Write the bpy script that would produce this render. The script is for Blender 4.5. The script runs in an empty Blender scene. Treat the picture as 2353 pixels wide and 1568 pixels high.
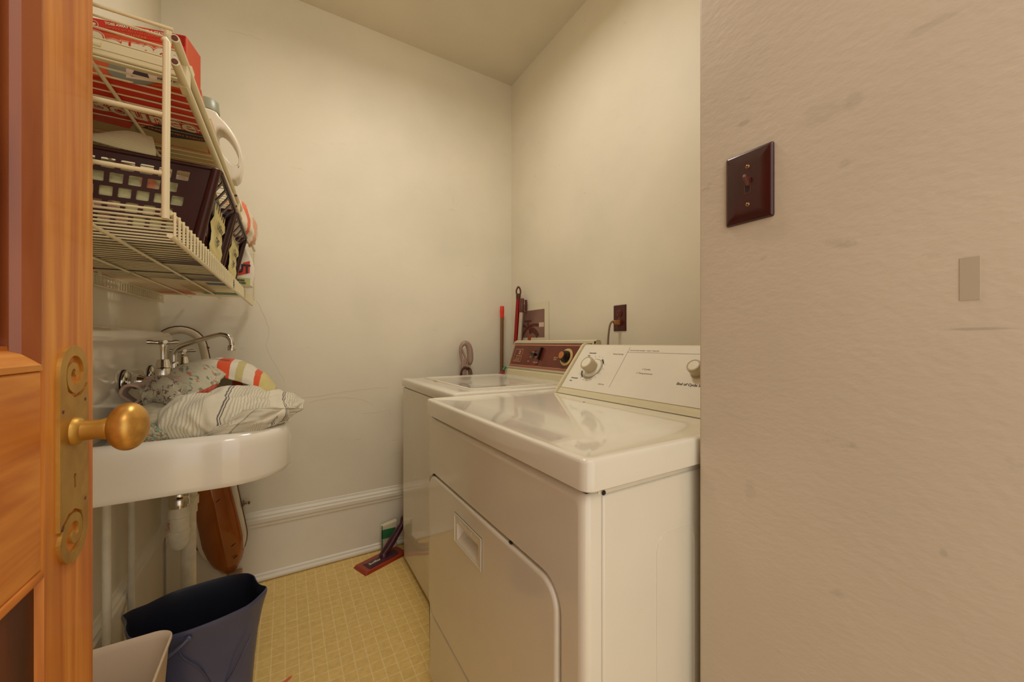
import bpy, bmesh, math, random
from mathutils import Vector, Matrix, noise
from mathutils.geometry import tessellate_polygon
random.seed(7)
S = bpy.context.scene
COL = S.collection
PI = math.pi
def lin(c):
    c = c / 255.0
    return c / 12.92 if c <= .04045 else ((c + .055) / 1.055) ** 2.4
def RGB(r, g, b): return (lin(r), lin(g), lin(b), 1)

# ------------------------------------------------------------------ camera, world, lights, exposure
cam = bpy.data.cameras.new('camera'); camo = bpy.data.objects.new('camera', cam); COL.objects.link(camo)
cam.sensor_width = 36; cam.sensor_fit = 'HORIZONTAL'
cam.lens = 873.6 / 2353 * 36; cam.shift_y = 4 / 2353; cam.clip_start = .01
camo.location = (0, 0, 1.09); camo.rotation_euler = (PI / 2, 0, -math.atan(521.5 / 873.6))
S.camera = camo
S.view_settings.view_transform = 'Standard'; S.view_settings.look = 'None'
S.view_settings.gamma = 1; S.view_settings.use_curve_mapping = False
S.view_settings.exposure = 0.42
w = bpy.data.worlds.new('world'); S.world = w; w.use_nodes = True
bg = w.node_tree.nodes['Background']; bg.inputs[0].default_value = (1, .945, .88, 1); bg.inputs[1].default_value = 1.0
def area(name, loc, rot, size, energy, color, shape='DISK', sy=None):
    l = bpy.data.lights.new(name, 'AREA'); l.shape = shape; l.size = size
    if sy: l.size_y = sy
    l.energy = energy; l.color = color
    o = bpy.data.objects.new(name, l); o.location = loc; o.rotation_euler = rot; COL.objects.link(o); return o
LAMP = (.46, 1.16, 2.58)
area('laundry_light', LAMP, (0, 0, 0), .30, 6.3, (1, .935, .845)).data.spread = math.radians(178)
area('fill_lamp', (.15, -.6, 2.5), (math.radians(20), 0, 0), .6, 4, (1, .91, .83))  # unseen fill lamp, added behind the camera to brighten the near side

# ------------------------------------------------------------------ materials
def M(name, rgb, rough=.5, metal=0, var=0, vs=8, bump=0, bs=40, coat=0, stretch=(1, 1, 1), spec=.5, rgb2=None, trans=0, detail=4):
    m = bpy.data.materials.new(name); m.use_nodes = True
    nt = m.node_tree; b = nt.nodes['Principled BSDF']; N = nt.nodes.new; L = nt.links.new
    b.inputs['Roughness'].default_value = rough; b.inputs['Metallic'].default_value = metal
    b.inputs['Coat Weight'].default_value = coat; b.inputs['Coat Roughness'].default_value = .08
    b.inputs['Specular IOR Level'].default_value = spec; b.inputs['Transmission Weight'].default_value = trans
    b.inputs['Base Color'].default_value = RGB(*rgb)
    tc = N('ShaderNodeTexCoord'); mp = N('ShaderNodeMapping'); mp.inputs['Scale'].default_value = stretch
    L(tc.outputs['Object'], mp.inputs['Vector'])
    if var or rgb2:
        n = N('ShaderNodeTexNoise'); n.inputs['Scale'].default_value = vs; n.inputs['Detail'].default_value = detail
        L(mp.outputs[0], n.inputs['Vector'])
        r = N('ShaderNodeValToRGB'); r.color_ramp.elements[0].position = .35; r.color_ramp.elements[1].position = .65
        if rgb2: c2 = rgb2
        else: c2 = tuple(max(0, c * (1 - var)) for c in rgb)
        r.color_ramp.elements[0].color = RGB(*c2); r.color_ramp.elements[1].color = RGB(*rgb)
        L(n.outputs['Fac'], r.inputs[0]); L(r.outputs[0], b.inputs['Base Color'])
    if bump:
        n2 = N('ShaderNodeTexNoise'); n2.inputs['Scale'].default_value = bs; n2.inputs['Detail'].default_value = 5
        L(mp.outputs[0], n2.inputs['Vector'])
        bp = N('ShaderNodeBump'); bp.inputs['Strength'].default_value = bump; bp.inputs['Distance'].default_value = .004
        L(n2.outputs['Fac'], bp.inputs['Height']); L(bp.outputs[0], b.inputs['Normal'])
    return m
def nd(m): return m.node_tree, m.node_tree.nodes.new, m.node_tree.links.new, m.node_tree.nodes['Principled BSDF']

def wall_mat(name, rgb, bump, bs, smudge, stretch=(1, 1, 1), rough=.55, marks=()):
    m = M(name, rgb, rough, bump=0); nt, N, L, b = nd(m)
    tc = N('ShaderNodeTexCoord')
    n = N('ShaderNodeTexNoise'); n.inputs['Scale'].default_value = 2.2; n.inputs['Detail'].default_value = 5; L(tc.outputs['Object'], n.inputs['Vector'])
    r = N('ShaderNodeValToRGB'); r.color_ramp.elements[0].position = .3; r.color_ramp.elements[1].position = .62
    r.color_ramp.elements[0].color = RGB(*[c * .955 for c in rgb]); r.color_ramp.elements[1].color = RGB(*rgb)
    L(n.outputs['Fac'], r.inputs[0])
    # scuffs: thin sparse dark marks
    mp0 = N('ShaderNodeMapping'); mp0.inputs['Rotation'].default_value = (.5, .5, 0); mp0.inputs['Scale'].default_value = (1, 3, 5)
    L(tc.outputs['Object'], mp0.inputs[0])
    n2 = N('ShaderNodeTexNoise'); n2.inputs['Scale'].default_value = 5; n2.inputs['Detail'].default_value = 8; n2.inputs['Roughness'].default_value = .62
    L(mp0.outputs[0], n2.inputs['Vector'])
    r2 = N('ShaderNodeValToRGB'); r2.color_ramp.elements[0].position = .66; r2.color_ramp.elements[1].position = .76
    r2.color_ramp.elements[0].color = (0, 0, 0, 1); r2.color_ramp.elements[1].color = (smudge,) * 3 + (1,)
    L(n2.outputs['Fac'], r2.inputs[0])
    mx = N('ShaderNodeMix'); mx.data_type = 'RGBA'; L(r2.outputs[0], mx.inputs[0]); L(r.outputs[0], mx.inputs[6])
    mx.inputs[7].default_value = RGB(*[c * .62 for c in rgb])
    last = mx.outputs[2]
    for (p, rad, a) in marks:      # smudges with a place of their own
        sub = N('ShaderNodeMapping'); sub.inputs['Location'].default_value = [-p[i] / rad[i] for i in range(3)]
        sub.inputs['Scale'].default_value = [1 / q for q in rad]
        L(tc.outputs['Object'], sub.inputs[0])
        nz = N('ShaderNodeTexNoise'); nz.inputs['Scale'].default_value = 2.5; nz.inputs['Detail'].default_value = 6; L(sub.outputs[0], nz.inputs['Vector'])
        ad = N('ShaderNodeVectorMath'); ad.operation = 'SCALE'; ad.inputs['Scale'].default_value = .8; L(nz.outputs['Color'], ad.inputs[0])
        a2 = N('ShaderNodeVectorMath'); a2.operation = 'ADD'; L(ad.outputs[0], a2.inputs[0]); L(sub.outputs[0], a2.inputs[1])
        a3 = N('ShaderNodeVectorMath'); a3.operation = 'SUBTRACT'; a3.inputs[1].default_value = (.4, .4, .4); L(a2.outputs[0], a3.inputs[0])
        ln = N('ShaderNodeVectorMath'); ln.operation = 'LENGTH'; L(a3.outputs[0], ln.inputs[0])
        mr = N('ShaderNodeMapRange'); mr.inputs[1].default_value = .5; mr.inputs[2].default_value = 1.1; mr.inputs[3].default_value = a * .55; mr.inputs[4].default_value = 0
        L(ln.outputs['Value'], mr.inputs[0])
        m2 = N('ShaderNodeMix'); m2.data_type = 'RGBA'; L(mr.outputs[0], m2.inputs[0]); L(last, m2.inputs[6]); m2.inputs[7].default_value = RGB(*[c * .6 for c in rgb])
        last = m2.outputs[2]
    L(last, b.inputs['Base Color'])
    mp = N('ShaderNodeMapping'); mp.inputs['Scale'].default_value = stretch; mp.inputs['Rotation'].default_value = (math.radians(25), 0, 0); L(tc.outputs['Object'], mp.inputs[0])
    n3 = N('ShaderNodeTexNoise'); n3.inputs['Scale'].default_value = bs; n3.inputs['Detail'].default_value = 7; L(mp.outputs[0], n3.inputs['Vector'])
    bp = N('ShaderNodeBump'); bp.inputs['Strength'].default_value = bump; bp.inputs['Distance'].default_value = .006
    L(n3.outputs['Fac'], bp.inputs['Height']); L(bp.outputs[0], b.inputs['Normal'])
    return m

def wood_mat(name, axis):
    m = M(name, (180, 104, 44), .5, coat=.1); nt, N, L, b = nd(m)
    tc = N('ShaderNodeTexCoord'); mp = N('ShaderNodeMapping')
    sc = {'Z': (30, 30, 1.3), 'Y': (30, 2.2, 26)}[axis]
    mp.inputs['Scale'].default_value = sc
    if axis == 'Y': mp.inputs['Rotation'].default_value = (math.radians(-9), 0, 0)
    L(tc.outputs['Object'], mp.inputs[0])
    n = N('ShaderNodeTexNoise'); n.inputs['Scale'].default_value = 1.6; n.inputs['Detail'].default_value = 7; n.inputs['Distortion'].default_value = .5
    L(mp.outputs[0], n.inputs['Vector'])
    r = N('ShaderNodeValToRGB'); e = r.color_ramp.elements
    e[0].position = .25; e[0].color = RGB(166, 80, 20); e[1].position = .72; e[1].color = RGB(232, 162, 70)
    x = e.new(.45); x.color = RGB(200, 118, 40); x = e.new(.56); x.color = RGB(216, 138, 52)
    L(n.outputs['Fac'], r.inputs[0]); L(r.outputs[0], b.inputs['Base Color'])
    bp = N('ShaderNodeBump'); bp.inputs['Strength'].default_value = .12; bp.inputs['Distance'].default_value = .002
    L(n.outputs['Fac'], bp.inputs['Height']); L(bp.outputs[0], b.inputs['Normal'])
    return m

def floor_mat():
    m = M('vinyl_floor', (205, 165, 85), .38); nt, N, L, b = nd(m)
    tc = N('ShaderNodeTexCoord')
    br = N('ShaderNodeTexBrick'); br.offset = 0; br.inputs['Scale'].default_value = 1
    br.inputs['Brick Width'].default_value = .041; br.inputs['Row Height'].default_value = .041
    br.inputs['Mortar Size'].default_value = .0022; br.inputs['Mortar Smooth'].default_value = .4
    br.inputs['Color1'].default_value = RGB(238, 204, 124); br.inputs['Color2'].default_value = RGB(232, 198, 118)
    br.inputs['Mortar'].default_value = RGB(246, 220, 154)
    L(tc.outputs['Object'], br.inputs['Vector'])
    n = N('ShaderNodeTexNoise'); n.inputs['Scale'].default_value = 60; n.inputs['Detail'].default_value = 6; L(tc.outputs['Object'], n.inputs['Vector'])
    r = N('ShaderNodeValToRGB'); r.color_ramp.elements[0].position = .3; r.color_ramp.elements[0].color = (.84, .82, .78, 1); r.color_ramp.elements[1].position = .6; r.color_ramp.elements[1].color = (1, 1, 1, 1)
    L(n.outputs['Fac'], r.inputs[0])
    mu = N('ShaderNodeMix'); mu.data_type = 'RGBA'; mu.blend_type = 'MULTIPLY'; mu.inputs[0].default_value = .7
    L(br.outputs['Color'], mu.inputs[6]); L(r.outputs[0], mu.inputs[7])
    # grime specks
    n2 = N('ShaderNodeTexNoise'); n2.inputs['Scale'].default_value = 38; n2.inputs['Detail'].default_value = 7; n2.inputs['Roughness'].default_value = .7; L(tc.outputs['Object'], n2.inputs['Vector'])
    r2 = N('ShaderNodeValToRGB'); r2.color_ramp.elements[0].position = .68; r2.color_ramp.elements[0].color = (0, 0, 0, 1); r2.color_ramp.elements[1].position = .74; r2.color_ramp.elements[1].color = (.8, .8, .8, 1)
    L(n2.outputs['Fac'], r2.inputs[0])
    mx = N('ShaderNodeMix'); mx.data_type = 'RGBA'; L(r2.outputs[0], mx.inputs[0]); L(mu.outputs[2], mx.inputs[6]); mx.inputs[7].default_value = RGB(140, 85, 40)
    L(mx.outputs[2], b.inputs['Base Color'])
    bp = N('ShaderNodeBump'); bp.inputs['Strength'].default_value = .15; bp.inputs['Distance'].default_value = .001
    L(br.outputs['Fac'], bp.inputs['Height']); L(bp.outputs[0], b.inputs['Normal'])
    return m

def stripe_mat(name, base, bands, axis=0, scale=1, wob=.02, bump=.5, weave=90, rough=.85, quilt=0, patch=None):
    """bands: list of (pos, colour) for a constant colour ramp over the uv coordinate."""
    m = M(name, base, rough); nt, N, L, b = nd(m)
    b.inputs['Sheen Weight'].default_value = .2
    uv = N('ShaderNodeUVMap'); sp = N('ShaderNodeSeparateXYZ')
    n = N('ShaderNodeTexNoise'); n.inputs['Scale'].default_value = 6; n.inputs['Detail'].default_value = 3; L(uv.outputs[0], n.inputs['Vector'])
    L(uv.outputs[0], sp.inputs[0])
    a = N('ShaderNodeMath'); a.operation = 'MULTIPLY_ADD'; a.inputs[1].default_value = wob; L(n.outputs['Fac'], a.inputs[0]); L(sp.outputs[axis], a.inputs[2])
    s = N('ShaderNodeMath'); s.operation = 'MULTIPLY'; s.inputs[1].default_value = scale; L(a.outputs[0], s.inputs[0])
    f = N('ShaderNodeMath'); f.operation = 'FRACT'; L(s.outputs[0], f.inputs[0])
    r = N('ShaderNodeValToRGB'); r.color_ramp.interpolation = 'CONSTANT'
    e = r.color_ramp.elements
    e[0].position = bands[0][0]; e[0].color = RGB(*bands[0][1])
    e[1].position = bands[1][0]; e[1].color = RGB(*bands[1][1])
    for p, c in bands[2:]:
        x = e.new(p); x.color = RGB(*c)
    L(f.outputs[0], r.inputs[0]); last = r.outputs[0]
    if patch:
        vo = N('ShaderNodeTexVoronoi'); vo.inputs['Scale'].default_value = patch[0]; L(uv.outputs[0], vo.inputs['Vector'])
        rr = N('ShaderNodeValToRGB'); rr.color_ramp.interpolation = 'CONSTANT'
        cs = patch[1]; ee = rr.color_ramp.elements; ee[0].color = RGB(*cs[0]); ee[1].position = 1 / len(cs); ee[1].color = RGB(*cs[1])
        for i, c in enumerate(cs[2:]):
            x = ee.new((i + 2) / len(cs)); x.color = RGB(*c)
        sx = N('ShaderNodeSeparateXYZ'); L(vo.outputs['Color'], sx.inputs[0]); L(sx.outputs[0], rr.inputs[0])
        nn = N('ShaderNodeTexNoise'); nn.inputs['Scale'].default_value = patch[2]; nn.inputs['Detail'].default_value = 3; L(uv.outputs[0], nn.inputs['Vector'])
        r3 = N('ShaderNodeValToRGB'); r3.color_ramp.elements[0].position = patch[3]; r3.color_ramp.elements[1].position = patch[3] + .03; L(nn.outputs['Fac'], r3.inputs[0])
        mx = N('ShaderNodeMix'); mx.data_type = 'RGBA'; L(r3.outputs[0], mx.inputs[0]); L(last, mx.inputs[6]); L(rr.outputs[0], mx.inputs[7]); last = mx.outputs[2]
    L(last, b.inputs['Base Color'])
    h = N('ShaderNodeTexNoise'); h.inputs['Scale'].default_value = weave; h.inputs['Detail'].default_value = 4; L(uv.outputs[0], h.inputs['Vector'])
    bp = N('ShaderNodeBump'); bp.inputs['Strength'].default_value = bump; bp.inputs['Distance'].default_value = .002
    L(h.outputs['Fac'], bp.inputs['Height'])
    if quilt:
        br = N('ShaderNodeTexBrick'); br.inputs['Scale'].default_value = quilt; br.inputs['Mortar Size'].default_value = .035; br.inputs['Mortar Smooth'].default_value = 1
        L(uv.outputs[0], br.inputs['Vector'])
        b2 = N('ShaderNodeBump'); b2.invert = True; b2.inputs['Strength'].default_value = .4; b2.inputs['Distance'].default_value = .003
        L(br.outputs['Fac'], b2.inputs['Height']); L(bp.outputs[0], b2.inputs['Normal']); L(b2.outputs[0], b.inputs['Normal'])
    else: L(bp.outputs[0], b.inputs['Normal'])
    return m

WALLC = (233, 225, 203)
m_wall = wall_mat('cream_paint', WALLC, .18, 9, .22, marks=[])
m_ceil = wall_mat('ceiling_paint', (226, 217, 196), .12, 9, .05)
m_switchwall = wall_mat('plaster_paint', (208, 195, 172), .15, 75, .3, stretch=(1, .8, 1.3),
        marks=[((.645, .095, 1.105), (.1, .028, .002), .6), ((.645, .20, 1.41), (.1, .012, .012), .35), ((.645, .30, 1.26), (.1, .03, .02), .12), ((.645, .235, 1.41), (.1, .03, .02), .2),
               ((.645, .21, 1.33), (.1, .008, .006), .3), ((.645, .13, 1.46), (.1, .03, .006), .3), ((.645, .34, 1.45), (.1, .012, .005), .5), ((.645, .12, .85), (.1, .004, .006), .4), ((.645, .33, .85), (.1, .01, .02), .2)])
m_trim = M('trim_paint', (240, 233, 216), .42, var=.04, vs=3, bump=.1, bs=12)
m_floor = floor_mat()
m_woodZ = wood_mat('pine_stile', 'Z'); m_woodY = wood_mat('pine_rail', 'Y')
m_woodP = M('pine_panel', (176, 98, 32), .45, rgb2=(136, 60, 18), vs=3, stretch=(20, 20, 1.2), coat=.2)
m_mahog = M('dark_stain', (84, 30, 12), .35, var=.3, vs=4, stretch=(10, 10, 1), coat=.3)
m_mould = M('dark_moulding', (156, 84, 40), .32, rgb2=(104, 44, 20), vs=3, stretch=(9, 9, 1), coat=.3)  # darker brown, used on the upright mouldings of the upper panel
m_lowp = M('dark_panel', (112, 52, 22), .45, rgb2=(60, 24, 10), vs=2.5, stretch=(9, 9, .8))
m_brass = M('aged_brass', (206, 166, 84), .45, .75, rgb2=(186, 142, 64), vs=30, bump=.1, bs=60)
m_knob = M('worn_brass_knob', (214, 168, 84), .34, .6, rgb2=(178, 126, 54), vs=45, bump=.06, bs=80)
m_dark = M('dark_gap', (30, 18, 16), .7)
m_enamel = M('appliance_enamel', (232, 225, 208), .07, coat=.3, var=.02, vs=4)
m_enamel2 = M('dryer_enamel', (232, 226, 207), .07, coat=.3, var=.02, vs=5)
m_panelw = M('console_plastic_panel', (234, 228, 210), .3, var=.02, vs=9)
m_almond = M('almond_plastic', (214, 204, 168), .3)
m_knobw = M('knob_plastic', (188, 172, 142), .32)
m_knobcap = M('knob_cap', (232, 227, 206), .25)
m_brownpanel = M('brown_console_panel', (112, 42, 24), .3, var=.15, vs=12)
m_brownlt = M('brown_border', (160, 92, 70), .35)
m_silver = M('silver_trim', (200, 194, 172), .3, .5)
m_black = M('black_plastic', (28, 14, 14), .35)
m_goldcap = M('copper_knob_cap', (190, 120, 60), .3, .4)
m_creamring = M('cream_dial', (215, 185, 120), .4)
m_inkw = M('pale_ink', (205, 170, 130), .6)
m_inkd = M('dark_ink', (70, 62, 50), .6)
m_inkm = M('grey_ink', (140, 130, 108), .6)
m_sink = M('sink_enamel', (240, 233, 218), .12, coat=.5, var=.03, vs=4)
m_chrome = M('chrome', (205, 200, 190), .12, 1, bump=.03, bs=30)
m_chromed = M('dull_chrome', (150, 140, 125), .3, 1)
m_pvc = M('white_pvc', (226, 216, 190), .4, var=.06, vs=30)
m_pipe = M('painted_pipe', (226, 218, 194), .45, var=.05, vs=20, bump=.1)
m_red = M('red_print', (205, 50, 25), .5)
m_wire = M('wire_vinyl', (228, 216, 176), .35)
m_tubend = M('tube_end', (96, 40, 28), .6)
m_basket = M('brown_basket_plastic', (62, 20, 8), .34, var=.25, vs=10, spec=.35)
m_paper = M('cream_note_paper', (222, 208, 142), .75, var=.06, vs=20)
m_boxor = M('orange_carton', (214, 92, 36), .5, rgb2=(200, 62, 28), vs=2)
m_boxred = M('red_carton', (206, 44, 26), .5)
m_boxside = M('carton_side', (216, 120, 66), .5, var=.1, vs=6)
m_boxtan = M('tan_carton', (206, 176, 120), .6, var=.1, vs=10)
m_boxwhite = M('white_print', (222, 212, 180), .55)
m_boxgrey = M('grey_print', (130, 130, 115), .6)
m_boxdark = M('dark_print', (50, 40, 44), .6)
m_skin = M('pale_print', (216, 190, 170), .6)
m_jug = M('white_jug_plastic', (228, 218, 196), .32)
m_jugcap = M('grey_green_cap', (140, 142, 118), .4)
m_blue = M('blue_carton', (48, 74, 110), .5)
m_green = M('green_plastic', (46, 120, 74), .4)
m_spray = M('beige_spray_plastic', (200, 168, 118), .4)
m_orangeprint = M('orange_red_print', (214, 62, 30), .5)
m_limeprint = M('pale_lime_print', (190, 190, 120), .5)
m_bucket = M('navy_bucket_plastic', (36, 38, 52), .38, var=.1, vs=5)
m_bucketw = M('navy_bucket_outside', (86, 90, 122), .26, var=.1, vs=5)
m_bin = M('offwhite_bin_plastic', (222, 202, 176), .4)
m_amber = M('amber_plastic', (178, 98, 26), .12, coat=.6, rgb2=(128, 60, 16), vs=4, stretch=(1, 1, .4))
m_ringw = M('white_rim_plastic', (222, 210, 184), .3)
m_mopred = M('red_mop_plastic', (160, 54, 22), .28, coat=.3)
m_moppur = M('purple_mop_plastic', (70, 26, 46), .3, coat=.3)
m_redpole = M('red_pole', (150, 14, 14), .3)
m_redgrip = M('red_orange_grip', (226, 48, 20), .45)
m_bropole = M('brown_metal_pole', (134, 98, 62), .35, .4)
m_grip = M('dark_brown_grip', (88, 40, 30), .35)
m_greypole = M('pale_grey_pole', (190, 180, 160), .35, .3)
m_hook = M('taupe_plastic', (160, 134, 120), .28)
m_plate = M('brown_wall_plate', (58, 8, 10), .3, var=.1, vs=20, coat=.3)
m_plate2 = M('brown_outlet_plate', (76, 24, 20), .32)
m_screw = M('brass_screw', (170, 130, 90), .35, .9)
m_toggle = M('brown_toggle', (96, 48, 38), .28)
m_plug = M('tan_plug', (178, 124, 60), .4)
m_cord = M('grey_cord', (140, 118, 102), .5)
m_photobg = M('mauve_photo', (140, 104, 92), .4, rgb2=(120, 84, 76), vs=6)
m_hose = M('photo_brown', (88, 42, 30), .5)
m_photored = M('photo_copper', (176, 84, 48), .5)
m_lampglass = bpy.data.materials.new('lamp_glass'); m_lampglass.use_nodes = True
_b = m_lampglass.node_tree.nodes['Principled BSDF']; _b.inputs['Base Color'].default_value = (1, .9, .75, 1)
_b.inputs['Emission Color'].default_value = (1, .82, .58, 1); _b.inputs['Emission Strength'].default_value = 4

# ------------------------------------------------------------------ mesh building helpers
class MB:
    def __init__(s): s.bm = bmesh.new(); s.uv = None; s.smooth = set()
    def faces(s, vs, fs, smooth=False, uvs=None):
        v = [s.bm.verts.new(p) for p in vs]; out = []
        for i, f in enumerate(fs):
            try: fc = s.bm.faces.new([v[k] for k in f])
            except ValueError: continue
            fc.smooth = smooth; out.append(fc)
            if uvs:
                if s.uv is None: s.uv = s.bm.loops.layers.uv.new('UVMap')
                for lp, k in zip(fc.loops, f): lp[s.uv].uv = uvs[k]
        return v, out
    def box(s, a, b, bev=0, seg=2, mat=None, edges=None):
        x0, y0, z0 = [min(a[i], b[i]) for i in range(3)]; x1, y1, z1 = [max(a[i], b[i]) for i in range(3)]
        vs = [(x0, y0, z0), (x1, y0, z0), (x1, y1, z0), (x0, y1, z0), (x0, y0, z1), (x1, y0, z1), (x1, y1, z1), (x0, y1, z1)]
        if mat: vs = [mat @ Vector(p) for p in vs]
        v, f = s.faces(vs, [(0, 3, 2, 1), (4, 5, 6, 7), (0, 1, 5, 4), (1, 2, 6, 5), (2, 3, 7, 6), (3, 0, 4, 7)])
        if bev:
            es = list({e for q in f for e in q.edges})
            r = bmesh.ops.bevel(s.bm, geom=es, offset=bev, segments=seg, affect='EDGES', profile=.5)
            for q in r['faces']: q.smooth = True
        return s
    def hexa(s, bot, top, bev=0, seg=2):
        v, f = s.faces(list(bot) + list(top), [(0, 3, 2, 1), (4, 5, 6, 7), (0, 1, 5, 4), (1, 2, 6, 5), (2, 3, 7, 6), (3, 0, 4, 7)])
        bmesh.ops.recalc_face_normals(s.bm, faces=f)
        if bev:
            es = list({e for q in f for e in q.edges})
            r = bmesh.ops.bevel(s.bm, geom=es, offset=bev, segments=seg, affect='EDGES', profile=.5)
            for q in r['faces']: q.smooth = True
        return s
    def loft(s, rings, caps=(True, True), closed=True, smooth=True):
        n = len(rings[0]); vs = [p for r in rings for p in r]; fs = []
        for i in range(len(rings) - 1):
            for k in range(n if closed else n - 1):
                k2 = (k + 1) % n; fs.append((i * n + k, i * n + k2, (i + 1) * n + k2, (i + 1) * n + k))
        v, f = s.faces(vs, fs, smooth)
        for c, r in zip(caps, (0, len(rings) - 1)):
            if c:
                ff = s.bm.faces.new([v[r * n + k] for k in range(n)]); f.append(ff)
        bmesh.ops.recalc_face_normals(s.bm, faces=f)
        return s
    def tube(s, pts, r, n=8, caps=(True, True), smooth_path=0):
        P = [Vector(p) for p in pts]
        if smooth_path: P = catmull(P, smooth_path)
        R = r if isinstance(r, (list, tuple)) else [r] * len(P)
        if len(R) != len(P) and len(R) == len(pts): R = [R[min(int(i / smooth_path), len(R) - 1)] * (1 - i / smooth_path % 1) + R[min(int(i / smooth_path) + 1, len(R) - 1)] * (i / smooth_path % 1) for i in range(len(P))]
        if len(R) != len(P): R = [R[0] + (R[-1] - R[0]) * i / (len(P) - 1) for i in range(len(P))]
        rings = []; up = None
        for i, p in enumerate(P):
            t = (P[min(i + 1, len(P) - 1)] - P[max(i - 1, 0)]).normalized()
            if up is None:
                up = Vector((0, 0, 1)) if abs(t.z) < .9 else Vector((1, 0, 0))
            a = (up - t * up.dot(t)).normalized(); b = t.cross(a); up = a
            rings.append([p + (a * math.cos(2 * PI * k / n) + b * math.sin(2 * PI * k / n)) * R[i] for k in range(n)])
        return s.loft(rings, caps)
    def lathe(s, o, ax, prof, n=28, caps=(True, True)):
        o = Vector(o); ax = Vector(ax).normalized(); t = Vector((0, 0, 1)) if abs(ax.z) < .9 else Vector((1, 0, 0))
        a = (t - ax * t.dot(ax)).normalized(); b = ax.cross(a)
        return s.loft([[o + ax * h + (a * math.cos(2 * PI * k / n) + b * math.sin(2 * PI * k / n)) * max(r, 1e-5) for k in range(n)] for h, r in prof], caps)
    def plate(s, loops, fn, t):
        """flat piece with holes: loops of (u,v); fn(u,v,d) -> point, d from 0 (front) to t."""
        L3 = [[Vector((u, v, 0)) for u, v in lp] for lp in loops]; flat = [p for lp in loops for p in lp]
        tris = tessellate_polygon(L3); n = len(flat)
        vs = [fn(u, v, 0) for u, v in flat] + [fn(u, v, t) for u, v in flat]
        fs = [tuple(q) for q in tris] + [tuple(k + n for k in reversed(q)) for q in tris]
        o = 0
        for lp in loops:
            m = len(lp)
            for k in range(m): fs.append((o + k, o + (k + 1) % m, n + o + (k + 1) % m, n + o + k))
            o += m
        v, f = s.faces(vs, fs); bmesh.ops.recalc_face_normals(s.bm, faces=f)
        return s
    def text(s, txt, size, org, right, up, lift=.0004, ext=.0002, align='LEFT', bold=0, shear=0, sx=1):
        c = bpy.data.curves.new('t', 'FONT'); c.body = txt; c.size = size; c.extrude = ext; c.align_x = align; c.offset = bold; c.shear = shear; c.resolution_u = 3
        o = bpy.data.objects.new('t', c); me = bpy.data.meshes.new_from_object(o)
        R = Vector(right).normalized(); U = Vector(up).normalized(); Nn = R.cross(U); O = Vector(org) + Nn * lift
        vs = [O + R * v.co.x * sx + U * v.co.y + Nn * v.co.z for v in me.vertices]
        s.faces(vs, [tuple(p.vertices) for p in me.polygons])
        bpy.data.objects.remove(o); bpy.data.meshes.remove(me); bpy.data.curves.remove(c); return s
    def build(s, name, mat, parent=None, label=None, cat=None, group=None, kind=None, sub=0):
        me = bpy.data.meshes.new(name); s.bm.to_mesh(me); s.bm.free(); me.materials.append(mat)
        o = bpy.data.objects.new(name, me); COL.objects.link(o)
        fl = [p.use_smooth for p in me.polygons]
        if any(fl): me.set_sharp_from_angle(angle=math.radians(50)); me.polygons.foreach_set('use_smooth', fl)
        if parent:
            o.parent = parent; o.matrix_parent_inverse = Matrix.Identity(4)
            q = parent; off = Vector((0, 0, 0))
            while q: off += q.location; q = q.parent
            me.transform(Matrix.Translation(-off))
        if label: o['label'] = label
        if cat: o['category'] = cat
        if group: o['group'] = group
        if kind: o['kind'] = kind
        if sub:
            md = o.modifiers.new('s', 'SUBSURF'); md.levels = sub; md.render_levels = sub
        return o
def catmull(P, k):
    out = []
    for i in range(len(P) - 1):
        p0 = P[max(i - 1, 0)]; p1 = P[i]; p2 = P[i + 1]; p3 = P[min(i + 2, len(P) - 1)]
        for j in range(k):
            t = j / k
            out.append(.5 * ((2 * p1) + (p2 - p0) * t + (2 * p0 - 5 * p1 + 4 * p2 - p3) * t * t + (3 * p1 - p0 - 3 * p2 + p3) * t ** 3))
    out.append(P[-1]); return out
def thing(name, loc, label, cat, group=None):
    o = bpy.data.objects.new(name, None); o.location = loc; o.empty_display_size = .05; COL.objects.link(o)
    o['label'] = label; o['category'] = cat
    if group: o['group'] = group
    return o
def rrect(x0, y0, x1, y1, r, n=5):
    if not isinstance(r, (list, tuple)): r = [r] * 4
    out = []
    for (cx, cy, a0, rr) in ((x1 - r[0], y1 - r[0], 0, r[0]), (x0 + r[1], y1 - r[1], PI / 2, r[1]), (x0 + r[2], y0 + r[2], PI, r[2]), (x1 - r[3], y0 + r[3], 1.5 * PI, r[3])):
        for k in range(n + 1):
            a = a0 + PI / 2 * k / n; out.append((cx + rr * math.cos(a), cy + rr * math.sin(a)))
    return out
def rect(x0, y0, x1, y1): return [(x0, y0), (x1, y0), (x1, y1), (x0, y1)]
def inset2(lp, d):
    n = len(lp); out = []
    ar = sum(lp[i][0] * lp[(i + 1) % n][1] - lp[(i + 1) % n][0] * lp[i][1] for i in range(n)); sg = 1 if ar > 0 else -1
    for i in range(n):
        a, b, c = V(*lp[i - 1], 0), V(*lp[i], 0), V(*lp[(i + 1) % n], 0)
        t = ((b - a).normalized() + (c - b).normalized()).normalized(); out.append((b.x - t.y * d * sg, b.y + t.x * d * sg))
    return out
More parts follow.
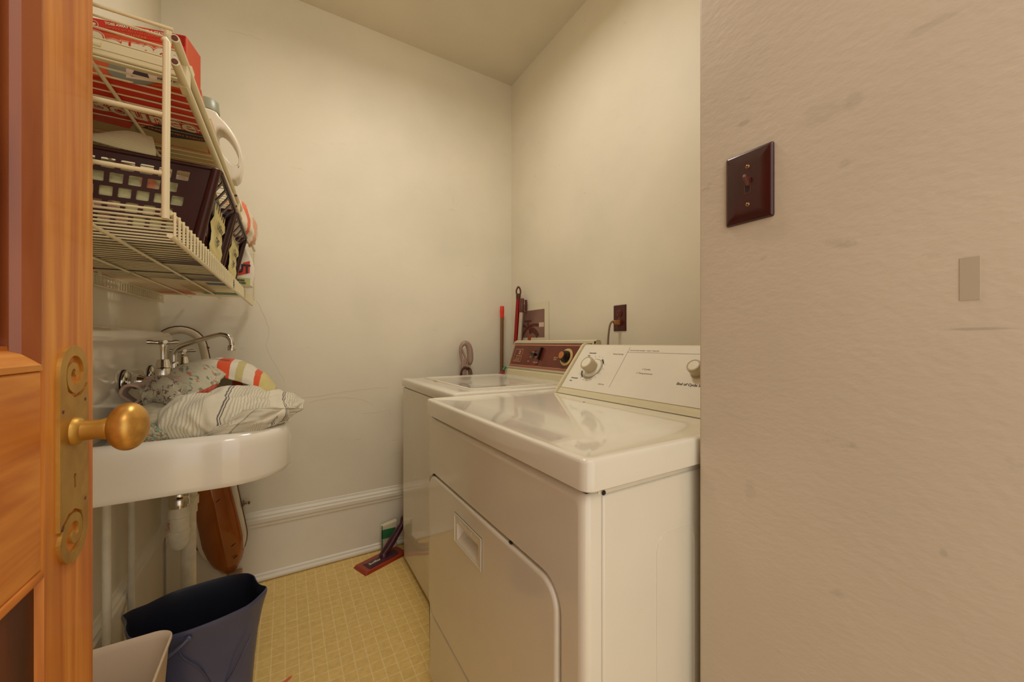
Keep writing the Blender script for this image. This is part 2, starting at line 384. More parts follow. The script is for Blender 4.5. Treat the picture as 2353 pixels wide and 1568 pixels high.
def slab(m, outer, holes, fn, t, r, k=5):
    '''thick piece with rounded edges; fn(u,v,d)'''
    A = [PI / 2 * i / k for i in range(k + 1)]
    for side in (0, 1):
        dd = (lambda q: q) if side == 0 else (lambda q: t - q)
        loops = [inset2(outer, r)] + [inset2(h, -r) for h in holes]
        L3 = [[Vector((u, v, 0)) for u, v in lp] for lp in loops]; flat = [p for lp in loops for p in lp]
        tr = [tuple(q) if side == 0 else tuple(reversed(q)) for q in tessellate_polygon(L3)]
        m.faces([fn(u, v, dd(0)) for u, v in flat], tr, True)
    for lp, sg in [(outer, 1)] + [(h, -1) for h in holes]:
        rings = [[fn(u, v, r * (1 - math.sin(a)) if 1 else 0) for u, v in inset2(lp, sg * r * (1 - math.cos(a)))] for a in reversed(A)]
        rings2 = [[fn(u, v, t - r * (1 - math.sin(a))) for u, v in inset2(lp, sg * r * (1 - math.cos(a)))] for a in A]
        m.loft(rings + rings2, (False, False))
    bmesh.ops.remove_doubles(m.bm, verts=m.bm.verts, dist=1e-5); bmesh.ops.recalc_face_normals(m.bm, faces=m.bm.faces)
    return m
def bil(A, B, C, D, nrm=None):
    A, B, C, D = map(Vector, (A, B, C, D)); n = (B - A).cross(D - A).normalized() if nrm is None else Vector(nrm)
    return lambda u, v, d: A * (1 - u) * (1 - v) + B * u * (1 - v) + C * u * v + D * (1 - u) * v - n * d
def V(*a): return Vector(a)

XL, XR, YB, ZC, YE = -.44, 1.244, 2.092, 2.735, .418
# ------------------------------------------------------------------ room shell
MB().box((-.6, -2.2, -.05), (1.45, 2.3, 0)).build('floor', m_floor, kind='structure')
MB().box((-.6, -.75, ZC), (1.45, 2.3, ZC + .06)).build('ceiling', m_ceil, kind='structure')
MB().box((-.56, YB, 0), (1.4, YB + .1, ZC)).build('wall_back', m_wall, kind='structure')
MB().box((XL - .1, -.3, 0), (XL, YB, ZC)).build('wall_left', m_wall, kind='structure')
MB().box((XR, YE, 0), (XR + .1, YB, ZC)).build('wall_right', m_wall, kind='structure')
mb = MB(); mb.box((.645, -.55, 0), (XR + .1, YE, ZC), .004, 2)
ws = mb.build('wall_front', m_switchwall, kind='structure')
MB().box((.6443, .0935, 1.137), (.6455, .108, 1.184)).build('paint_patch', M('patch_paint', (184, 171, 146), .6), ws, label='greyish rectangular paint patch')
# baseboards: board + stepped cap + shoe
def baseboard(name, fn, L0, L1):
    prof = [(0, 0), (.016, 0), (.0165, .03), (.010, .036), (.010, .245), (.014, .250), (.014, .262), (.018, .268), (.018, .283), (.013, .290), (.013, .297), (.006, .306), (.004, .316), (0, .318)]
    prof = [(d, z) for d, z in prof]
    m = MB(); m.loft([[fn(l, d, z) for d, z in prof] for l in (L0, L1)], smooth=False)
    return m.build(name, m_trim, kind='structure')
m_crack = M('hairline_crack', (206, 196, 168), .7)
def crack(pts, r=.0009):
    P = catmull([V(x, YB - .0002, z) for x, z in pts], 6)
    P = [p + V(noise.noise(p * 40) * .006, 0, noise.noise(p * 37 + V(3, 1, 2)) * .006) for p in P]
    MB().tube(P, r, 5).build('wall_crack', m_crack, bpy.data.objects['wall_back'])
for q in ([(.063, .824), (.157, .828), (.276, .842), (.404, .849), (.48, .848)], [(-.111, 1.285), (-.086, 1.216), (-.064, 1.147), (-.074, 1.066), (-.026, .964), (0, .901)],
          [(.339, .725), (.426, .721), (.478, .727), (.488, .70)], [(.455, .66), (.468, .631), (.485, .60)], [(-.223, 2.472), (-.16, 2.483), (-.094, 2.486)], [(.843, 1.952), (.846, 1.907)], [(.10, .80), (.2, .815), (.33, .80), (.40, .76)]): crack(q, .0005)
baseboard('baseboard_back', lambda l, d, z: V(l, YB - d, z), XL + .018, XR)
baseboard('baseboard_left', lambda l, d, z: V(XL + d, l, z * 1.08), -.2, YB)
m = MB(); m.tube([(XL, YB - .016, .012), (XR, YB - .016, .012)], .012, 10); m.build('trim_1', m_trim, kind='structure')
# ceiling light of the laundry room
lt = thing('ceiling_light', (LAMP[0], LAMP[1], ZC), 'round flush ceiling light with a milky glass disc above the machines', 'ceiling light')
MB().lathe((LAMP[0], LAMP[1], ZC), (0, 0, -1), [(0, .13), (.03, .13), (.04, .12)], 32).build('base', m_silver, lt)
MB().lathe((LAMP[0], LAMP[1], ZC - .04), (0, 0, -1), [(0, .12), (.03, .112), (.055, .085), (.066, .04), (.068, .0)], 32).build('lamp_shade', m_lampglass, lt)

# ------------------------------------------------------------------ door with lock plate and knob
DX = -.19; DE = .625
dr = MB().box((DX - .034, -.14, .01), (DX - .024, DE, 2.05)).build('door_1', m_mahog, kind='structure')
def dbox(name, y0, y1, z0, z1, mat): return MB().box((DX - .036, y0, z0), (DX, y1, z1), .0022, 2).build(name, mat, dr)
dbox('stile', .5165, DE, .01, 2.05, m_woodZ); dbox('stile', -.14, -.03, .01, 2.05, m_woodZ)
dbox('rail', -.03, .516, .883, 1.064, m_woodY); dbox('rail', -.03, .516, .01, .25, m_woodY); dbox('rail', -.03, .516, 1.93, 2.05, m_woodY)
def moulding(y0, y1, z0, z1, k=1):
    m = MB(); prof = [(0, .0000), (.003, .001), (.004, .006), (.001, .010), (-.004, .016), (-.010, .019), (-.0095, .023), (-.024, .024)]
    rings = []
    for dx, ins in prof:
        rings.append([V(DX + dx - .002, a, b) for a, b in ((y0 + ins, z0 + ins), (y1 - ins * k, z0 + ins), (y1 - ins * k, z1 - ins), (y0 + ins, z1 - ins))])
    for q in range(4):
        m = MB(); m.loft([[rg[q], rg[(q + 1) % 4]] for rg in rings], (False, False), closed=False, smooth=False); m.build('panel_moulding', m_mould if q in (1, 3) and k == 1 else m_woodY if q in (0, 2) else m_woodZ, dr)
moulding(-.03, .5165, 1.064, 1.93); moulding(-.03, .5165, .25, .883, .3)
MB().box((DX - .026, -.03, .25), (DX - .0035, .5165, .883)).build('lower_panel', m_lowp, dr, label='dark brown lower panel')  # flat panel in a darker brown than the stiles and rails
# raised field in each panel, leaving a dark groove next to the moulding
for z0, z1 in ((1.064, 1.93),):
    MB().box((DX - .026, .005, z0 + .029), (DX - .0095, .4815, z1 - .029), .003, 2).build('raised_panel', m_woodP, dr)
lp = MB()
Y0, Y1 = .540, .601; T = .0032; fx = lambda u, v, d: V(DX + T - d, u, v)
SR = .0305
def scroll(m, cy, cz, flip):
    n = 70; A = 1.66 * 2 * PI; inner, outer = [], []
    for i in range(n + 1):
        a = A * i / n; q = max(0, (a - PI) / (A - PI)); Rr = SR - (SR - .0045) * q ** .72; W = .0125 - .0055 * min(1, a / A * 1.3)
        ang = PI - a + flip * PI
        for lst, rr_ in ((outer, Rr), (inner, max(Rr - W, .0008))): lst.append((cy + rr_ * math.cos(ang), cz + rr_ * math.sin(ang) * .95))
    for i in range(n):
        q = [outer[i], outer[i + 1], inner[i + 1], inner[i]]
        v, f = m.faces([V(DX + T, *p) for p in q] + [V(DX, *p) for p in q], [(0, 1, 2, 3), (7, 6, 5, 4), (0, 4, 5, 1), (1, 5, 6, 2), (2, 6, 7, 3), (3, 7, 4, 0)])
        bmesh.ops.recalc_face_normals(m.bm, faces=f)
CY, CT, CB = .5705, 1.0585, .8935
scroll(lp, CY, CT, 0); scroll(lp, CY, CB, 1)
garc = [(180, .018), (200, .0195), (230, .0232), (270, .0252), (300, .0275), (328, .0312)]
topc = [(CY + r_ * math.cos(math.radians(a)), CT + r_ * math.sin(math.radians(a))) for a, r_ in garc]
botc = [(CY - r_ * math.cos(math.radians(a)), CB - r_ * math.sin(math.radians(a))) for a, r_ in garc]
body = [(Y0, CT)] + topc + [(Y1, CT - .012), (Y1, CB)] + botc + [(Y0, CB + .012)]
kh = [(.5705 + .0028 * math.cos(a), .952 + .0028 * math.sin(a)) for a in [math.radians(k) for k in range(-60, 241, 30)]] + [(.5685, .940), (.5727, .940)]
lp.plate([body, kh], fx, T)
esc = lp.build('lock_plate', m_brass, dr, label='brass lock plate with scrolled ends')
MB().box((DX - .001, .566, .937), (DX + .0004, .575, .957)).build('keyhole', m_dark, esc)
for y, z in ((.546, 1.022), (.594, 1.029), (.594, .921), (.5455, .908)):
    MB().lathe((DX + T - .0005, y, z), (1, 0, 0), [(0, .0024), (.0008, .002), (.001, 0.0001)], 10).build('screw', m_grip, esc)
kc = V(-.1465, .570, .999)
kn = MB().lathe((DX + T, .570, .9985), (1, 0, 0), [(0, .0145), (.004, .0135), (.006, .0105), (.018, .0100), (.023, .0115), (.0262, .011)], 28).build('knob_neck', m_brass, dr)
R = .0258
MB().lathe(kc, (1, 0, 0), [(-R * .66 * math.cos(a), R * math.sin(a)) for a in [PI * k / 22 for k in range(23)]], 40).build('door_knob', m_knob, kn, label='round worn brass knob')

# ------------------------------------------------------------------ dryer
d0 = (.73, .80, 0)
dry = thing('dryer', d0, 'white front-loading clothes dryer with white control console, nearest the switch wall', 'dryer')
FX = .392; Yn, Yf, XB = .440, 1.180, 1.07
m = MB(); m.box((FX + .03, Yn + .003, .03), (XB, Yf - .003, .858)); m.build('body', m_enamel2, dry)
# front panel wrapping the corners, with a hole for the door
def yz(X): return lambda u, v, d: V(X + d, u, v)
m = MB()
o = rrect(Yn + .001, .10, Yf - .001, .857, .008, 3); hd = rrect(.502, .245, 1.168, .686, [.05, .05, .05, .05], 7)
oi = rrect(Yn + .0165, .0455, Yf - .0165, .8415, .012, 3); ho = rrect(.496, .239, 1.174, .692, .056, 7)
m.plate([oi, ho], yz(FX), .0001)
q6 = [PI / 2 * k / 6 for k in range(7)]
m.loft([[V(FX + .0155 * (1 - math.cos(a)), y, z) for y, z in rrect(Yn + .0165 - .0155 * math.sin(a), .0455 - .0155 * math.sin(a), Yf - .0165 + .0155 * math.sin(a), .8415 + .0155 * math.sin(a), .012, 3)] for a in q6] + [[V(.4265, y, z) for y, z in rrect(Yn + .001, .03, Yf - .001, .857, .012, 3)]], (False, False))
m.loft([[V(FX + .006 * (1 - math.cos(a)), y, z) for y, z in rrect(.496 + .006 * math.sin(a), .239 + .006 * math.sin(a), 1.174 - .006 * math.sin(a), .692 - .006 * math.sin(a), .056 - .006 * math.sin(a), 7)] for a in q6] + [[V(FX + .018, y, z) for y, z in hd]], (False, False))
m.build('front_panel', m_enamel2, dry)
MB().box((FX + .017, Yn + .03, .24), (FX + .019, Yf - .03, .70)).build('door_gap', m_dark, dry)
MB().box((FX + .03, Yn + .03, 0), (XB - .03, Yf - .03, .045)).build('plinth', m_black, dry)
# seam and side panel
m = MB(); m.box((.4285, Yn - .0005, .04), (XB - .005, Yn + .006, .850), .004, 2); m.build('side_panel', m_enamel2, dry)
m = MB()
m.plate([rrect(.555, .08, .665, .752, .03, 6), rrect(.5585, .083, .6615, .7485, .027, 6)], lambda u, v, d: V(u, Yn - .0015 + d, v), .002)
m.build('side_emboss', m_enamel2, dry)
MB().lathe((.432, Yn + .001, .853), (0, -1, 0), [(0, .004), (.0015, .003), (.002, 0)], 12).build('screw_hole', m_dark, dry)
# door slab
m = MB(); hh = rrect(.800, .576, .938, .634, .004, 3); ds = rrect(.508, .251, 1.163, .681, [.045, .045, .045, .045], 7)
hole = rect(.785, .562, .949, .640)
m.plate([rrect(.515, .258, 1.156, .674, .038, 7), hole], yz(FX - .003), .0001)
m.loft([[V(FX - .003 + .007 * (1 - math.cos(a)), y, z) for y, z in rrect(.515 - .007 * math.sin(a), .258 - .007 * math.sin(a), 1.156 + .007 * math.sin(a), .674 + .007 * math.sin(a), .038 + .007 * math.sin(a), 7)] for a in q6] + [[V(FX + .0165, y, z) for y, z in ds]], (False, False))
dd = m.build('door', m_enamel2, dry)
m = MB()
m.plate([rect(.786, .563, .948, .639), rect(.803, .571, .931, .617)], yz(FX - .0045), .004)
m.plate([rect(.786, .563, .948, .639), rect(.790, .567, .944, .635)], yz(FX - .0065), .003)
# pocket
A = [(.803, .571), (.931, .571), (.931, .617), (.803, .617)]; B = [(.806, .590), (.928, .590), (.928, .614), (.806, .614)]
m.faces([V(FX - .004, *p) for p in A] + [V(FX + .014, *p) for p in B], [(0, 1, 5, 4), (1, 2, 6, 5), (2, 3, 7, 6), (3, 0, 4, 7), (4, 5, 6, 7)])
m.text('Whirlpool', .0135, (FX - .0045, .917, .6215), (0, -1, 0), (0, 0, 1), ext=.0006, sx=1.35)
m.build('handle', m_enamel2, dd, label='recessed rectangular pull')
for y in (.66, 1.12): MB().box((FX - .0005, y, .6825), (FX + .004, y + .008, .6865)).build('hinge_screw', m_dark, dd)
# top
m = MB(); z1 = .912
ring = lambda ins, z: [V(x, y, z) for x, y in rrect(.385 + ins, .428 + ins, XB - ins, Yf + .001 - ins, max(.02 - ins * .6, .004), 5)]
m.loft([ring(.004, .862), ring(0, .865), ring(0, .906), ring(.001, .9105), ring(.0035, .9125), ring(.010, .9130), ring(.018, .9125), ring(.024, .9105), ring(.10, .9095)])
m.build('top', m_enamel2, dry)
MB().box((.400, Yn + .006, .856), (XB - .01, Yf - .006, .864)).build('top_gap', m_dark, dry)
MB().lathe((.78, .88, .9095), (0, 0, 1), [(0, .0032), (.0008, .0028), (.001, 0)], 10).build('lint_speck', M('rust_speck', (80, 30, 20), .7), dry)
# console
cf = lambda y, s: V(.862 + .118 * s, y, .926 + .155 * s)
cs = dict(front=[(.845, .911), (.855, .922), (.862, .928), (.977, 1.078), (.987, 1.083), (1.045, 1.075), (1.06, .911)])
ck = MB().loft([[V(x, y, z) for x, z in cs['front']] for y in (.445, 1.100)], smooth=False).build('console', m_almond, dry)
ecap = [(.838, .909), (.846, .922), (.853, .931), (.972, 1.083), (.984, 1.088), (1.05, 1.079), (1.066, .909)]
for y0, y1 in ((1.098, 1.112), (.436, .450)):
    m = MB(); m.loft([[V(x, y, z) for x, z in ecap] for y in (y0, y1)], smooth=False)
    r = bmesh.ops.bevel(m.bm, geom=[e for e in m.bm.edges], offset=.002, segments=2, affect='EDGES'); m.build('end_cap', m_almond, ck)
cu = V(.115, 0, .150).normalized(); cr = V(0, -1, 0); cn = cr.cross(cu)
def CP(y, s, lift=0): return V(.863, y, .930) + V(.115, 0, .150) * s + cn * lift
m = MB(); m.hexa([CP(1.096, .0, 0), CP(.452, .0, 0), CP(.452, 1, 0), CP(1.096, 1, 0)], [CP(1.096, .0, .0012), CP(.452, .0, .0012), CP(.452, 1, .0012), CP(1.096, 1, .0012)]); m.build('control_panel', m_panelw, ck)
L_ = .0018
m = MB()
def line(m, p, q, wd):
    p, q = Vector(p), Vector(q); t = (q - p).normalized(); b = cn.cross(t) * wd / 2
    m.hexa([p - b, q - b, q + b, p + b], [p - b + cn * .0003, q - b + cn * .0003, q + b + cn * .0003, p + b + cn * .0003])
line(m, CP(.872, .97, L_ - .0006), CP(.872, .12, L_ - .0006), .0012); line(m, CP(.874, .855, L_ - .0006), CP(.46, .855, L_ - .0006), .0012)
m.text('Commercial Quality \u2022 Super Capacity', .0062, CP(.867, .885, L_ - .0008), cr, cu, shear=.2, sx=1.2)
m.text('3 Cycles', .0076, CP(.767, .52, L_ - .0008), cr, cu, align='CENTER', shear=.3, sx=1.2); m.text('3 Temperatures', .0076, CP(.767, .44, L_ - .0008), cr, cu, align='CENTER', shear=.3, sx=1.2)
m.text('Timed Drying', .0070, CP(.932, .795, L_ - .0008), cr, cu, shear=.2, bold=.0001, sx=1.2)
m.text('Fluff Air', .0068, CP(.925, .15, L_ - .0008), cr, cu, shear=.2, sx=1.2)
m.build('lettering', m_inkm, ck)
m = MB()
m.text('Automatic', .0070, CP(1.048, .80, L_ - .0008), cr, cu, shear=.2, bold=.0002, sx=1.2); m.text('Dry', .0070, CP(1.048, .735, L_ - .0008), cr, cu, shear=.2, bold=.0002, sx=1.2)
m.build('lettering', m_inkd, ck, label='dark printed lettering'); m = MB()
m.text('Automatic', .0070, CP(1.070, .215, L_ - .0008), cr, cu, shear=.2, bold=.0002, sx=1.2); m.text('Dry', .0070, CP(1.070, .15, L_ - .0008), cr, cu, shear=.2, bold=.0002, sx=1.2)
m.build('lettering', m_inkd, ck, label='dark printed lettering'); m = MB()
m.text('End of Cycle Signal', .0105, CP(.648, .315, L_ - .0008), cr, cu, shear=.1, bold=.0003, sx=1.1)
m.build('lettering', m_inkd, ck, label='dark printed lettering')
dc = CP(.990, .47, L_)
def arc(m, c, r0, r1, a0, a1, n=24):
    for k in range(n):
        a, b = [math.radians(a0 + (a1 - a0) * (k + i) / n) for i in (0, 1)]
        q = [c + cr * r * math.cos(t) + cu * r * math.sin(t) for r, t in ((r0, a), (r1, a), (r1, b), (r0, b))]
        m.faces([p + cn * .0003 for p in q], [(0, 1, 2, 3)])
m = MB(); arc(m, dc, .0385, .0395, 0, 360, 60); arc(m, dc, .042, .048, 28, 58); arc(m, dc, .042, .048, 198, 238); arc(m, dc, .042, .0434, -30, 28); arc(m, dc, .042, .0434, 238, 300)
for k in range(16):
    a = 65 + k * 21
    if 150 < a % 360 < 195: continue
    arc(m, dc, .050, .0525, a, a + 2.2, 1)
m.build('dial_marks', m_inkd, ck)
def knob(c, r, h, parent, disc=True):
    if disc: k = MB().lathe(c, cn, [(0, r * 1.45), (.003, r * 1.42), (.0035, r * 1.3), (.0035, 0)], 40).build('dial', m_knobcap, parent)
    else: k = MB().lathe(c, cn, [(0, r * 1.15), (.003, r * 1.12), (.003, 0)], 36).build('dial', m_knobw, parent)
    kk = MB().lathe(c + cn * .003, cn, [(0, r * .95), (h * .7, r), (h * .93, r * .97), (h, r * .9), (h, r * .78), (h - .001, r * .76), (h - .001, 0)], 40).build('knob', m_knobw, k)
    MB().lathe(c + cn * (h + .0015), cn, [(0, r * .75), (.0012, r * .72), (.0016, 0)], 36).build('knob_cap', m_knobcap, kk)
knob(dc, .0255, .034, ck); knob(CP(.602, .56, L_), .0195, .026, ck, False)

# ------------------------------------------------------------------ washer
wsh = thing('washing_machine', (.83, 1.58, 0), 'white top-loading washing machine with brown control panel, in the far corner beside the dryer', 'washing machine')
WX, Wn, Wf = .508, 1.236, 1.918
m = MB(); m.box((WX, Wn, .15), (1.16, Wf, .868), .006, 2); m.hexa([V(WX + .004, Wn, .02), V(1.16, Wn, .02), V(1.16, Wf - .004, .02), V(WX + .004, Wf - .004, .02)], [V(WX + .004, Wn, .16), V(1.16, Wn, .16), V(1.16, Wf - .004, .16), V(WX + .004, Wf - .004, .16)])
m.build('body', m_enamel, wsh)
MB().box((WX + .03, Wn + .02, 0), (1.14, Wf - .03, .03)).build('plinth', m_black, wsh)
MB().box((WX + .006, Wn + .004, .866), (1.155, Wf - .004, .874)).build('top_gap', m_dark, wsh)
m = MB(); ring = lambda ins, z: [V(x, y, z) for x, y in rrect(WX - .006 + ins, Wn - .004 + ins, 1.165 - ins, Wf + .006 - ins, max(.012 - ins * .4, .003), 4)]
m.loft([ring(.003, .872), ring(0, .875), ring(0, .904), ring(.0015, .909), ring(.006, .912), ring(.05, .912)]); m.build('top', m_enamel, wsh)
m = MB(); lr = lambda ins, z: [V(x, y, z) for x, y in rrect(.598 + ins, 1.30 + ins, 1.035 - ins, 1.868 - ins, max(.025 - ins, .004), 5)]
m.loft([lr(0, .9115), lr(.0, .9155), lr(.003, .9175), lr(.012, .9165), lr(.02, .9145), lr(.1, .9145)]); m.build('lid', m_enamel, wsh)
MB().hexa([V(.592, 1.655, .913), V(.606, 1.655, .913), V(.606, 1.72, .913), V(.592, 1.72, .913)], [V(.594, 1.658, .9185), V(.602, 1.658, .9185), V(.602, 1.717, .9185), V(.594, 1.717, .9185)]).build('lid_grip', m_almond, wsh)
# console: silver frame, brown panel
wc = MB().loft([[V(x, y, z) for x, z in ((1.088, .912), (1.092, .938), (1.098, .944), (1.150, 1.098), (1.158, 1.103), (1.178, 1.10), (1.195, 1.06), (1.2, .912))] for y in (1.222, 1.885)], smooth=False).build('console', m_almond, wsh)
wu = V(.050, 0, .148).normalized(); wn = cr.cross(wu)
def WP(y, s, lift=0): return V(1.0995, y, .948) + V(.050, 0, .148) * s + wn * lift
def strip(m, y0, y1, s0, s1, l0, l1): m.hexa([WP(y0, s0, l0), WP(y1, s0, l0), WP(y1, s1, l0), WP(y0, s1, l0)], [WP(y0, s0, l1), WP(y1, s0, l1), WP(y1, s1, l1), WP(y0, s1, l1)])
m = MB(); strip(m, 1.885, 1.222, .93, 1.0, -.001, .006); strip(m, 1.885, 1.222, .0, .055, -.001, .005); strip(m, 1.885, 1.876, 0, 1, -.001, .007); strip(m, 1.231, 1.222, 0, 1, -.001, .007); m.build('frame', m_silver, wc)
m = MB(); strip(m, 1.878, 1.229, .05, .935, 0, .0015); m.build('panel_border', m_brownlt, wc)
m = MB(); strip(m, 1.872, 1.235, .13, .86, .001, .003); pn = m.build('control_panel', m_brownpanel, wc)
m = MB(); b0 = .0032
for (y0, y1, s0, s1) in ((1.873, 1.236, .855, .868), (1.873, 1.236, .125, .137), (1.873, 1.8705, .13, .86)): strip(m, y0, y1, s0, s1, .001, b0)
for (y0, y1, s0, s1) in ((1.85, 1.772, .70, .712), (1.85, 1.772, .255, .267), (1.85, 1.8485, .255, .712), (1.7735, 1.772, .255, .712)): strip(m, y0, y1, s0, s1, .001, b0)
m.plate([rect(-.008, 0, .008, .02), rect(-.004, .005, .004, .015)], lambda u, v, d: WP(1.80, .53, b0) + cr * u + wu * v - wn * d, .0003)
m.text('MAYTAG', .0105, WP(1.826, .435, b0), cr, wu, sx=1.1); m.text('HEAVY DUTY', .007, WP(1.826, .355, b0), cr, wu); m.text('LARGE CAPACITY', .007, WP(1.838, .295, b0), cr, wu, sx=.95)
for t, y, s in (('WARM', 1.68, .60), ('COLD', 1.69, .43), ('HOT', 1.70, .27), ('REGULAR', 1.635, .44), ('SMALL', 1.62, .58), ('EXTRA LOW', 1.645, .25), ('PUSH TO', 1.48, .45), ('START', 1.478, .39)): m.text(t, .0078, WP(y, s, b0), cr, wu, bold=.0002)
m.build('lettering', m_inkw, pn)
m = MB()
def pbar(m, y, s, dy, ds, wd, h):
    p, q = WP(y, s, b0), WP(y + dy, s + ds, b0); t = (q - p).normalized(); b = wn.cross(t) * wd / 2
    m.hexa([p - b, q - b, q + b, p + b], [p - b + wn * h, q - b + wn * h, q + b + wn * h, p + b + wn * h], .001)
pbar(m, 1.655, .68, 0, -.32, .003, .0008); pbar(m, 1.60, .72, 0, -.52, .003, .0008); pbar(m, 1.655, .66, -.02, .01, .003, .0008); pbar(m, 1.60, .2, .02, 0, .003, .0008)
m.build('slider_slot', m_black, pn)
m = MB(); pbar(m, 1.672, .56, -.04, -.03, .011, .016); m.build('slider_knob', m_black, pn)
m = MB(); pbar(m, 1.592, .78, .006, -.42, .012, .016); m.build('slider_knob', m_black, pn)
kc2 = WP(1.385, .50, b0)
kd = MB().lathe(kc2, wn, [(0, .042), (.003, .041), (.0035, .03), (.0035, 0)], 36).build('dial', m_creamring, pn)
MB().lathe(kc2 + wn * .003, wn, [(0, .030), (.012, .028), (.014, .022), (.03, .0215), (.031, .0205), (.031, 0)], 32).build('knob', m_black, kd)
MB().lathe(kc2 + wn * .034, wn, [(0, .018), (.001, .0172), (.001, 0)], 28).build('knob_cap', m_goldcap, kd)

# ------------------------------------------------------------------ wall sink
snk = thing('sink', (-.2, 1.62, .72), 'white enamel wall sink with deep rounded apron, heaped with towels', 'sink')
SY0, SY1, SX1 = 1.200, 1.988, .016
def sring(ins, z, R=.155, xb=None):
    xb = XL + .001 if xb is None else xb
    x1 = SX1 - ins; y0 = SY0 + ins; y1 = SY1 - ins; r = max(R - ins, .02)
    pts = [(xb, y1), (xb, y0)]
    for k in range(13):
        a = -PI / 2 + PI / 2 * k / 12; pts.append((x1 - r + r * math.cos(a), y0 + r + r * math.sin(a)))
    for k in range(13):
        a = PI / 2 * k / 12; pts.append((x1 - r + r * math.cos(a), y1 - r + r * math.sin(a)))
    return [V(x, y, z) for x, y in pts]
prof = [(.05, .735), (.012, .728), (.004, .722), (.001, .726), (.0, .735), (.0, .815), (.001, .832), (.005, .844), (.012, .851), (.022, .854), (.034, .852), (.042, .846), (.047, .836), (.052, .81), (.06, .77), (.085, .745), (.13, .738)]
m = MB(); m.loft([sring(i, z, xb=(XL + .001 if i < .036 else XL + .055 + i * .3)) for i, z in prof]); m.build('basin', m_sink, snk)
m = MB(); pb = [(XL, .80), (-.392, .80), (-.394, 1.07), (-.392, 1.082), (-.384, 1.092), (-.379, 1.104), (-.381, 1.118), (-.390, 1.128), (-.404, 1.132), (XL, 1.132)]
m.loft([[V(x if j else x, y, z) for x, z in pb] for j, y in ((1, SY0), (1, 1.968))], smooth=False)
r = bmesh.ops.bevel(m.bm, geom=[e for e in m.bm.edges if all(abs(v.co.y - 1.968) < 1e-4 for v in e.verts) and max(v.co.x for v in e.verts) > XL + .01], offset=.008, segments=3, affect='EDGES')
for f in m.bm.faces: f.smooth = abs(f.normal.y) < .9
m.build('splashback', m_sink, snk)
# faucet
fc = thing('faucet', (-.36, 1.615, .98), 'chrome wall-mounted two-handle faucet with long swivel spout above the sink', 'faucet')
br = MB()
for Y in (1.49, 1.74): br.lathe((-.309, Y, .955), (0, 0, 1), [(0, .012), (.008, .019), (.025, .023), (.045, .0225), (.06, .018), (.062, .0)], 24)
br.tube([(-.309, 1.49, .977), (-.309, 1.74, .977)], .011, 16)
br.lathe((-.309, 1.615, .962), (0, 0, 1), [(0, .012), (.01, .019), (.03, .019), (.045, .014), (.06, .0125), (.062, 0)], 24)
br.build('body', m_chrome, fc)
for Y in (1.49, 1.74):
    MB().lathe((-.391, Y, .977), (1, 0, 0), [(0, .034), (.004, .034), (.008, .030), (.010, .017), (.014, .0165), (.022, .021), (.034, .021), (.044, .015), (.052, .0145), (.056, .017), (.066, .017), (.072, .013), (.085, .013)], 28).build('wall_flange', m_chrome, fc)
    MB().lathe((-.394, Y, .977), (1, 0, 0), [(0, .0365), (.0035, .0365), (.004, 0)], 28).build('gasket', m_dark, fc)
    dz = 0 if Y < 1.6 else -.03
    MB().lathe((-.309, Y, 1.017), (0, 0, 1), [(0, .0185), (.002, .0175), (.022, .0140), (.024, .013), (.024, 0)], 20).build('bonnet', m_chrome, fc)
    st = MB().lathe((-.309, Y, 1.038), (0, 0, 1), [(0, .0062), (.035 + dz, .0062), (.040 + dz, .008), (.048 + dz, .0085), (.052 + dz, .006)], 16).build('valve_stem', m_chrome, fc)
    hz = 1.090 + dz
    h = MB(); h.lathe((-.309, Y, hz - .004), (0, 0, 1), [(0, .009), (.004, .013), (.008, .012), (.010, 0)], 20)
    for k in range(4):
        a = k * PI / 2 + .35; c_, s_ = math.cos(a), math.sin(a)
        pts = [(-.309 + c_ * q, Y + s_ * q, hz + .001 + (.0015 if q > .02 else 0)) for q in (.008, .018, .028, .036)]
        h.tube(pts, [.0062, .005, .0065, .0055], 10)
    h.build('cross_handle', m_chrome, st)
sp = MB(); sp.tube([(-.309, 1.615, 1.02), (-.309, 1.615, 1.045), (-.306, 1.613, 1.062), (-.292, 1.61, 1.078), (-.245, 1.60, 1.097), (-.200, 1.592, 1.113), (-.180, 1.588, 1.117), (-.164, 1.585, 1.111), (-.155, 1.583, 1.096), (-.154, 1.583, 1.078)], .0078, 14, smooth_path=5)
so = sp.build('spout', m_chrome, fc)
MB().lathe((-.154, 1.583, 1.082), (0, 0, -1), [(0, .009), (.004, .0115), (.018, .0115), (.0185, .009), (.0185, 0)], 20).build('aerator', m_chrome, so)
MB().lathe((-.309, 1.615, 1.016), (0, 0, 1), [(0, .013), (.010, .013), (.013, .010), (.013, 0)], 6).build('spout_nut', m_chrome, so)
